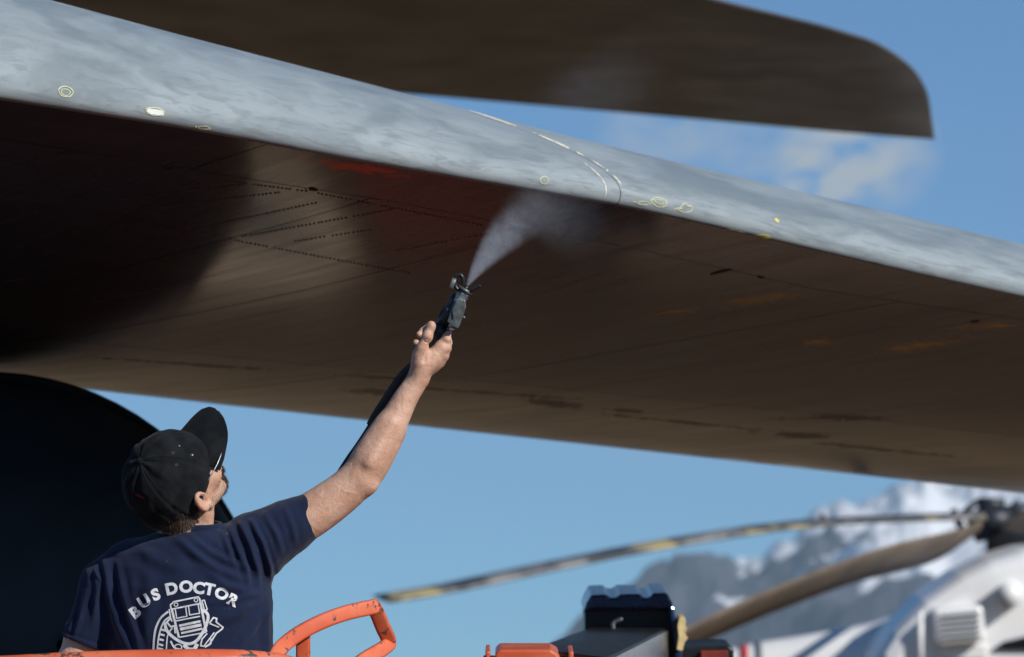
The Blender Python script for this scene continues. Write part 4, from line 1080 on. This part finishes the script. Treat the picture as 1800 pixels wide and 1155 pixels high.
# whiskers round the mouth and along the jaw
sv = []; sf = []; bmV = np.array([v.co for v in body.data.vertices]); 
Minv = np.array(M_CW.inverted())
cV = (bmV @ Minv[:3, :3].T) + Minv[:3, 3]; rel = cV - hc; uu, ff_, rrr = rel @ u_, rel @ f_, np.abs(rel @ r_)
must = (ff_ > .06) & (rrr < .036) & (uu < -.052) & (uu > -.115); jaw = (uu < -.035) & (uu > -.12) & (ff_ > -.0) & (ff_ <= .06 + rrr * .4) & (np.linalg.norm(rel, axis=1) < .14)
for msk, num, ln in ((must, 3500, .009), (jaw, 2200, .0018)):
    ids = np.nonzero(msk)[0]
    if len(ids) == 0: continue
    for k in rng.choice(ids, num):
        p = cV[k]; o_ = nrmz(rel[k]); dn_ = nrmz(o_ * .8 - u_ * .8 + rng.normal(0, .35, 3)); sd = nrmz(np.cross(o_, dn_)) * .0005
        b = len(sv); sv += [p - sd, p + sd, p + dn_ * ln]; sf.append((b, b + 1, b + 2))
o = link('whiskers', toworld(sv), sf, M_stub, man, False); o['kind'] = 'stuff'
# glasses
gl = empty('glasses', Vector(toworld([hd(.10, 0, 0)])[0]), 'thin dark-framed glasses worn under the cap brim', 'glasses')
def hw(*a): return Vector(toworld([hd(*a)])[0])
for sgn in (1, -1):
    sweep('temple_arm', cr([hw(-.005, .080 * sgn, -.004), hw(.03, .0815 * sgn, .004), (hw(.075, .075 * sgn, .008)), hw(.107, .062 * sgn, .008)], 5), circ(.0014, 8), M_steel if sgn > 0 else M_black, gl)
    rim = [hw(.107 - abs(a) * .0 - .010 * ((.034 + .026 * math.cos(a)) / .06) ** 2, sgn * (.036 + .026 * math.cos(a)), -.004 + .0185 * math.sin(a)) for a in np.linspace(0, 2 * math.pi, 25)[:-1]]
    rm = sweep('rim', rim, circ(.0013, 8), M_black, gl, closed=True)
sweep('bridge', [hw(.105, -.011, 0), hw(.110, 0, .004), hw(.105, .011, 0)], circ(.0012, 8), M_black, gl)

# ---- trousers and boots, below the frame, so that he really stands in the basket
zf = fl
Q = Field(np.array([-1.05, 9.2, -1.2]) , np.array([-.25, 9.9, -.5 + .12]), .009)
Tt = Field((-1.1, 9.15, fl - .02), (-.3, 9.95, CAMZ + .18), .009)
for sgn in (-1, 1):
    hx = -.70 + sgn * .095
    Tt.chain([(hx, 9.52, CAMZ - .0), (hx + sgn * .03, 9.50, fl + .48), (hx + sgn * .04, 9.53, fl + .09)], [.098, .066, .056], .03)
    Tt.cap((-.70 + sgn * .05, 9.51, CAMZ + .06), (-.70 + sgn * .03, 9.51, CAMZ + .10), .12, .12, .04)
V, F = Tt.mesh()
def raw_link(name, V, F, mat, parent):
    return link(name, V, [tuple(int(i) for i in f) for f in F], mat, parent)
raw_link('trousers', V, F, M_denim, man)
for sgn in (-1, 1):
    hx = -.70 + sgn * .135; Bf = Field((hx - .09, 9.35, fl - .01), (hx + .09, 9.85, fl + .25), .006)
    Bf.cap((hx, 9.50, fl + .04), (hx + sgn * .015, 9.72, fl + .032), .044, .038, .02); Bf.cap((hx, 9.52, fl + .05), (hx, 9.53, fl + .16), .05, .052, .02)
    V, F = Bf.mesh(); V[:, 2] = np.maximum(V[:, 2], fl + .001); raw_link('boot', V, F, M_rubber, man)

# ------------------------------------------------------------------ spray gun, hose
gun = empty('spray_gun', at(785, 575, 9.56), 'black and grey metal spray gun with forked tip guard held in the raised hand', 'spray gun')
def gp(x, y, dd=.115): return at(x, y, 9.45 + dd)
sweep('grip', [gp(748, 632, .125), gp(760, 606, .12), gp(772, 585, .118), gp(778, 574, .118)], circ(1, 20), M_black, gun, radii=[.012, .0155, .0175, .018])
sweep('barrel', [gp(772, 586, .125), gp(790, 551, .13), gp(806, 520, .13)], circ(1, 24), M_black, gun, radii=[.018, .0195, .0155])
def prg(name, poly, d0, d1, mat, bev=.0015, par=None): 
    o = prism(name, poly, 9.45 + d0, 9.45 + d1, mat, par or gun, bev); return o
vb = prg('valve_body', [(786, 566), (793, 543), (799, 527), (807, 524), (818, 528), (819, 540), (810, 566), (805, 578), (794, 573)], .078, .112, M_dsteel, .002)
prg('body_plate', [(795, 545), (803, 526), (813, 528), (808, 541), (802, 553), (797, 561)], .074, .078, M_steel, .001, vb)
prg('trigger_lock', [(787, 573), (797, 568), (804, 571), (802, 580), (790, 582)], .082, .104, M_dsteel, .0015, vb)
sweep('lock_screw', [gp(791, 572, .079), gp(791, 572, .085)], circ(.004, 10), M_steel, vb)
sweep('side_screw', [gp(789, 544, .10), gp(785, 545, .10)], circ(.0045, 10), M_steel, vb)
sweep('side_screw', [gp(814, 556, .10), gp(817, 560, .10)], circ(.003, 10), M_steel, vb)
sweep('collar_nut', [gp(808, 530), gp(811, 524), gp(814, 517), gp(816, 512)], circ(1, 6), M_steel, gun, radii=[.0115, .0145, .0145, .0125], smooth=False)
sweep('collar_ring', [gp(806, 533), gp(809, 527)], circ(.0135, 20), M_steel, gun)
sweep('tip_ring', [gp(816, 513), gp(819, 508)], circ(.017, 24), M_dsteel, gun)
sweep('nozzle', [gp(817, 511), gp(821, 502)], circ(1, 16), M_black, gun, radii=[.009, .0045])
# forked tip guard
sweep('guard_fork', cr([gp(815, 508, .115), gp(804, 508, .11), gp(800, 500, .11), gp(800, 488, .11), gp(808, 483, .11), gp(813, 488, .11), gp(814, 500, .112)], 5), circ(.0043, 10), M_black, gun)
sweep('guard_fork', cr([gp(820, 512, .11), gp(828, 510, .105), gp(837, 505, .105), gp(845, 503, .105)], 5), circ(1, 10), M_black, gun, radii=list(np.linspace(.0065, .0042, 16)))
sweep('tip_handle', [gp(799, 489, .10), gp(795, 500, .10), gp(792, 510, .10)], round_rect(.0048, .0048, .0015), M_dsteel, gun)
sweep('trigger', cr([gp(776, 566, .15), gp(771, 585, .165), gp(760, 600, .165), gp(752, 622, .16)], 5), round_rect(.006, .003, .001), M_black, gun)
hose = empty('hose', at(650, 740, 9.62), 'black pressure hose running from the spray gun down behind the raised arm', 'hose')
sweep('hose_sleeve', cr([at(752, 622, 9.6), at(732, 640, 9.605), at(708, 662, 9.62), at(683, 698, 9.63), at(662, 730, 9.64), at(652, 748, 9.645)], 6), circ(1, 16), M_rubber, hose, radii=list(np.linspace(.013, .0110, 31)))
sweep('hose_line', cr([at(654, 744, 9.645), at(632, 778, 9.65), at(611, 808, 9.65), at(592, 838, 9.66), at(560, 890, 9.7), at(510, 940, 9.72), at(450, 1010, 9.74), at(400, 1200, 9.78), at(420, 1500, 9.8), at(470, 1850, 9.75), at(560, 1890, 9.7)], 6), circ(.0062, 12), M_rubber, hose)

# ------------------------------------------------------------------ water mist, real volumes
def mist(name, a, b, r0, r1, dens, label, bend=(0, 0), nscale=14, thr=.42, fade=(.0, .15, .6, 1), col=(.85, .9, 1)):
    A_ = Vector(a); B_ = Vector(b); ax = (B_ - A_); L = ax.length; z = ax.normalized(); x = (CR - z * CR.dot(z)).normalized(); y = z.cross(x)
    P = []; R_ = []
    for k in range(13):
        t = k / 12; P.append(Vector((bend[0] * t * t * L, bend[1] * t * t * L, t * L))); R_.append((r0 + (r1 - r0) * t) * 1.12)
    V = []; F = []; n = 20
    for p, rr__ in zip(P, R_):
        for q in range(n): V.append(p + Vector((rr__ * math.cos(2 * math.pi * q / n), rr__ * math.sin(2 * math.pi * q / n), 0)))
    for i in range(12):
        for q in range(n): F.append((i * n + q, i * n + (q + 1) % n, (i + 1) * n + (q + 1) % n, (i + 1) * n + q))
    F.append(tuple(range(n))[::-1]); F.append(tuple(range(12 * n, 13 * n)))
    m_ = bpy.data.materials.new(name); m_.use_nodes = True; t_ = m_.node_tree; t_.nodes.clear()
    s = MT.__new__(MT); s.m = m_; s.t = t_
    o_ = s.n('ShaderNodeOutputMaterial'); pv = s.n('ShaderNodeVolumePrincipled'); t_.links.new(pv.outputs[0], o_.inputs['Volume'])
    pv.inputs['Color'].default_value = (*col, 1); pv.inputs['Anisotropy'].default_value = .1
    v = s.coord('Object'); sp = s.n('ShaderNodeSeparateXYZ'); t_.links.new(v, sp.inputs[0])
    tt = s.math('DIVIDE', sp.outputs[2], L, True); t2 = s.math('MULTIPLY', tt, tt)
    xx = s.math('SUBTRACT', sp.outputs[0], s.math('MULTIPLY', t2, bend[0] * L)); yy = s.math('SUBTRACT', sp.outputs[1], s.math('MULTIPLY', t2, bend[1] * L))
    rad = s.math('SQRT', s.math('ADD', s.math('MULTIPLY', xx, xx), s.math('MULTIPLY', yy, yy)))
    lim = s.math('ADD', s.math('MULTIPLY', tt, r1 - r0), r0); q = s.math('DIVIDE', rad, lim)
    edge = s.ramp(q, 1.0, .25)
    nz_ = s.noise(v, nscale, 6, .6, .8); nn_ = s.ramp(nz_, thr - .09, thr + .13)
    k1 = s.ramp(tt, fade[0], fade[1]); k2 = s.ramp(tt, fade[3], fade[2])
    thin = s.math('DIVIDE', r0 + .012, s.math('ADD', lim, .012))          # the jet thins out as it opens
    nf_ = s.ramp(s.noise(v, nscale * 3.1, 5, .6, 1.2), .36, .62)
    mixn = s.math('MULTIPLY', s.math('ADD', s.math('MULTIPLY', nn_, tt), s.math('SUBTRACT', 1.0, tt)), s.math('ADD', s.math('MULTIPLY', nf_, .9), .4))
    D = s.math('MULTIPLY', s.math('MULTIPLY', edge, mixn), s.math('MULTIPLY', s.math('MULTIPLY', k1, k2), s.math('MULTIPLY', thin, dens)))
    t_.links.new(D, pv.inputs['Density'])
    o = link(name, V, F, m_); o.matrix_world = Matrix((( x.x, y.x, z.x, A_.x), (x.y, y.y, z.y, A_.y), (x.z, y.z, z.z, A_.z), (0, 0, 0, 1)))
    tag(o, label, 'mist', kind='stuff'); return o
mist('spray_mist', at(821, 503, 9.56), at(905, 345, 9.95), .004, .085, 88, 'white fan of water mist leaving the spray gun towards the wing', (.16, 0), 26, .50, (0, .01, .35, 1))
mist('drifting_mist', at(900, 350, 10.0), at(1080, 420, 10.2), .06, .13, 3.2, 'thin wisps of mist curling under the leading edge joint', (0, 0), 12, .60, (0, .2, .5, 1))
mist('rising_mist', at(960, 215, 12.6), at(1160, 95, 12.9), .15, .13, .6, 'faint cloud of mist rising above the wing', (0, 0), 9, .55, (0, .3, .6, 1))
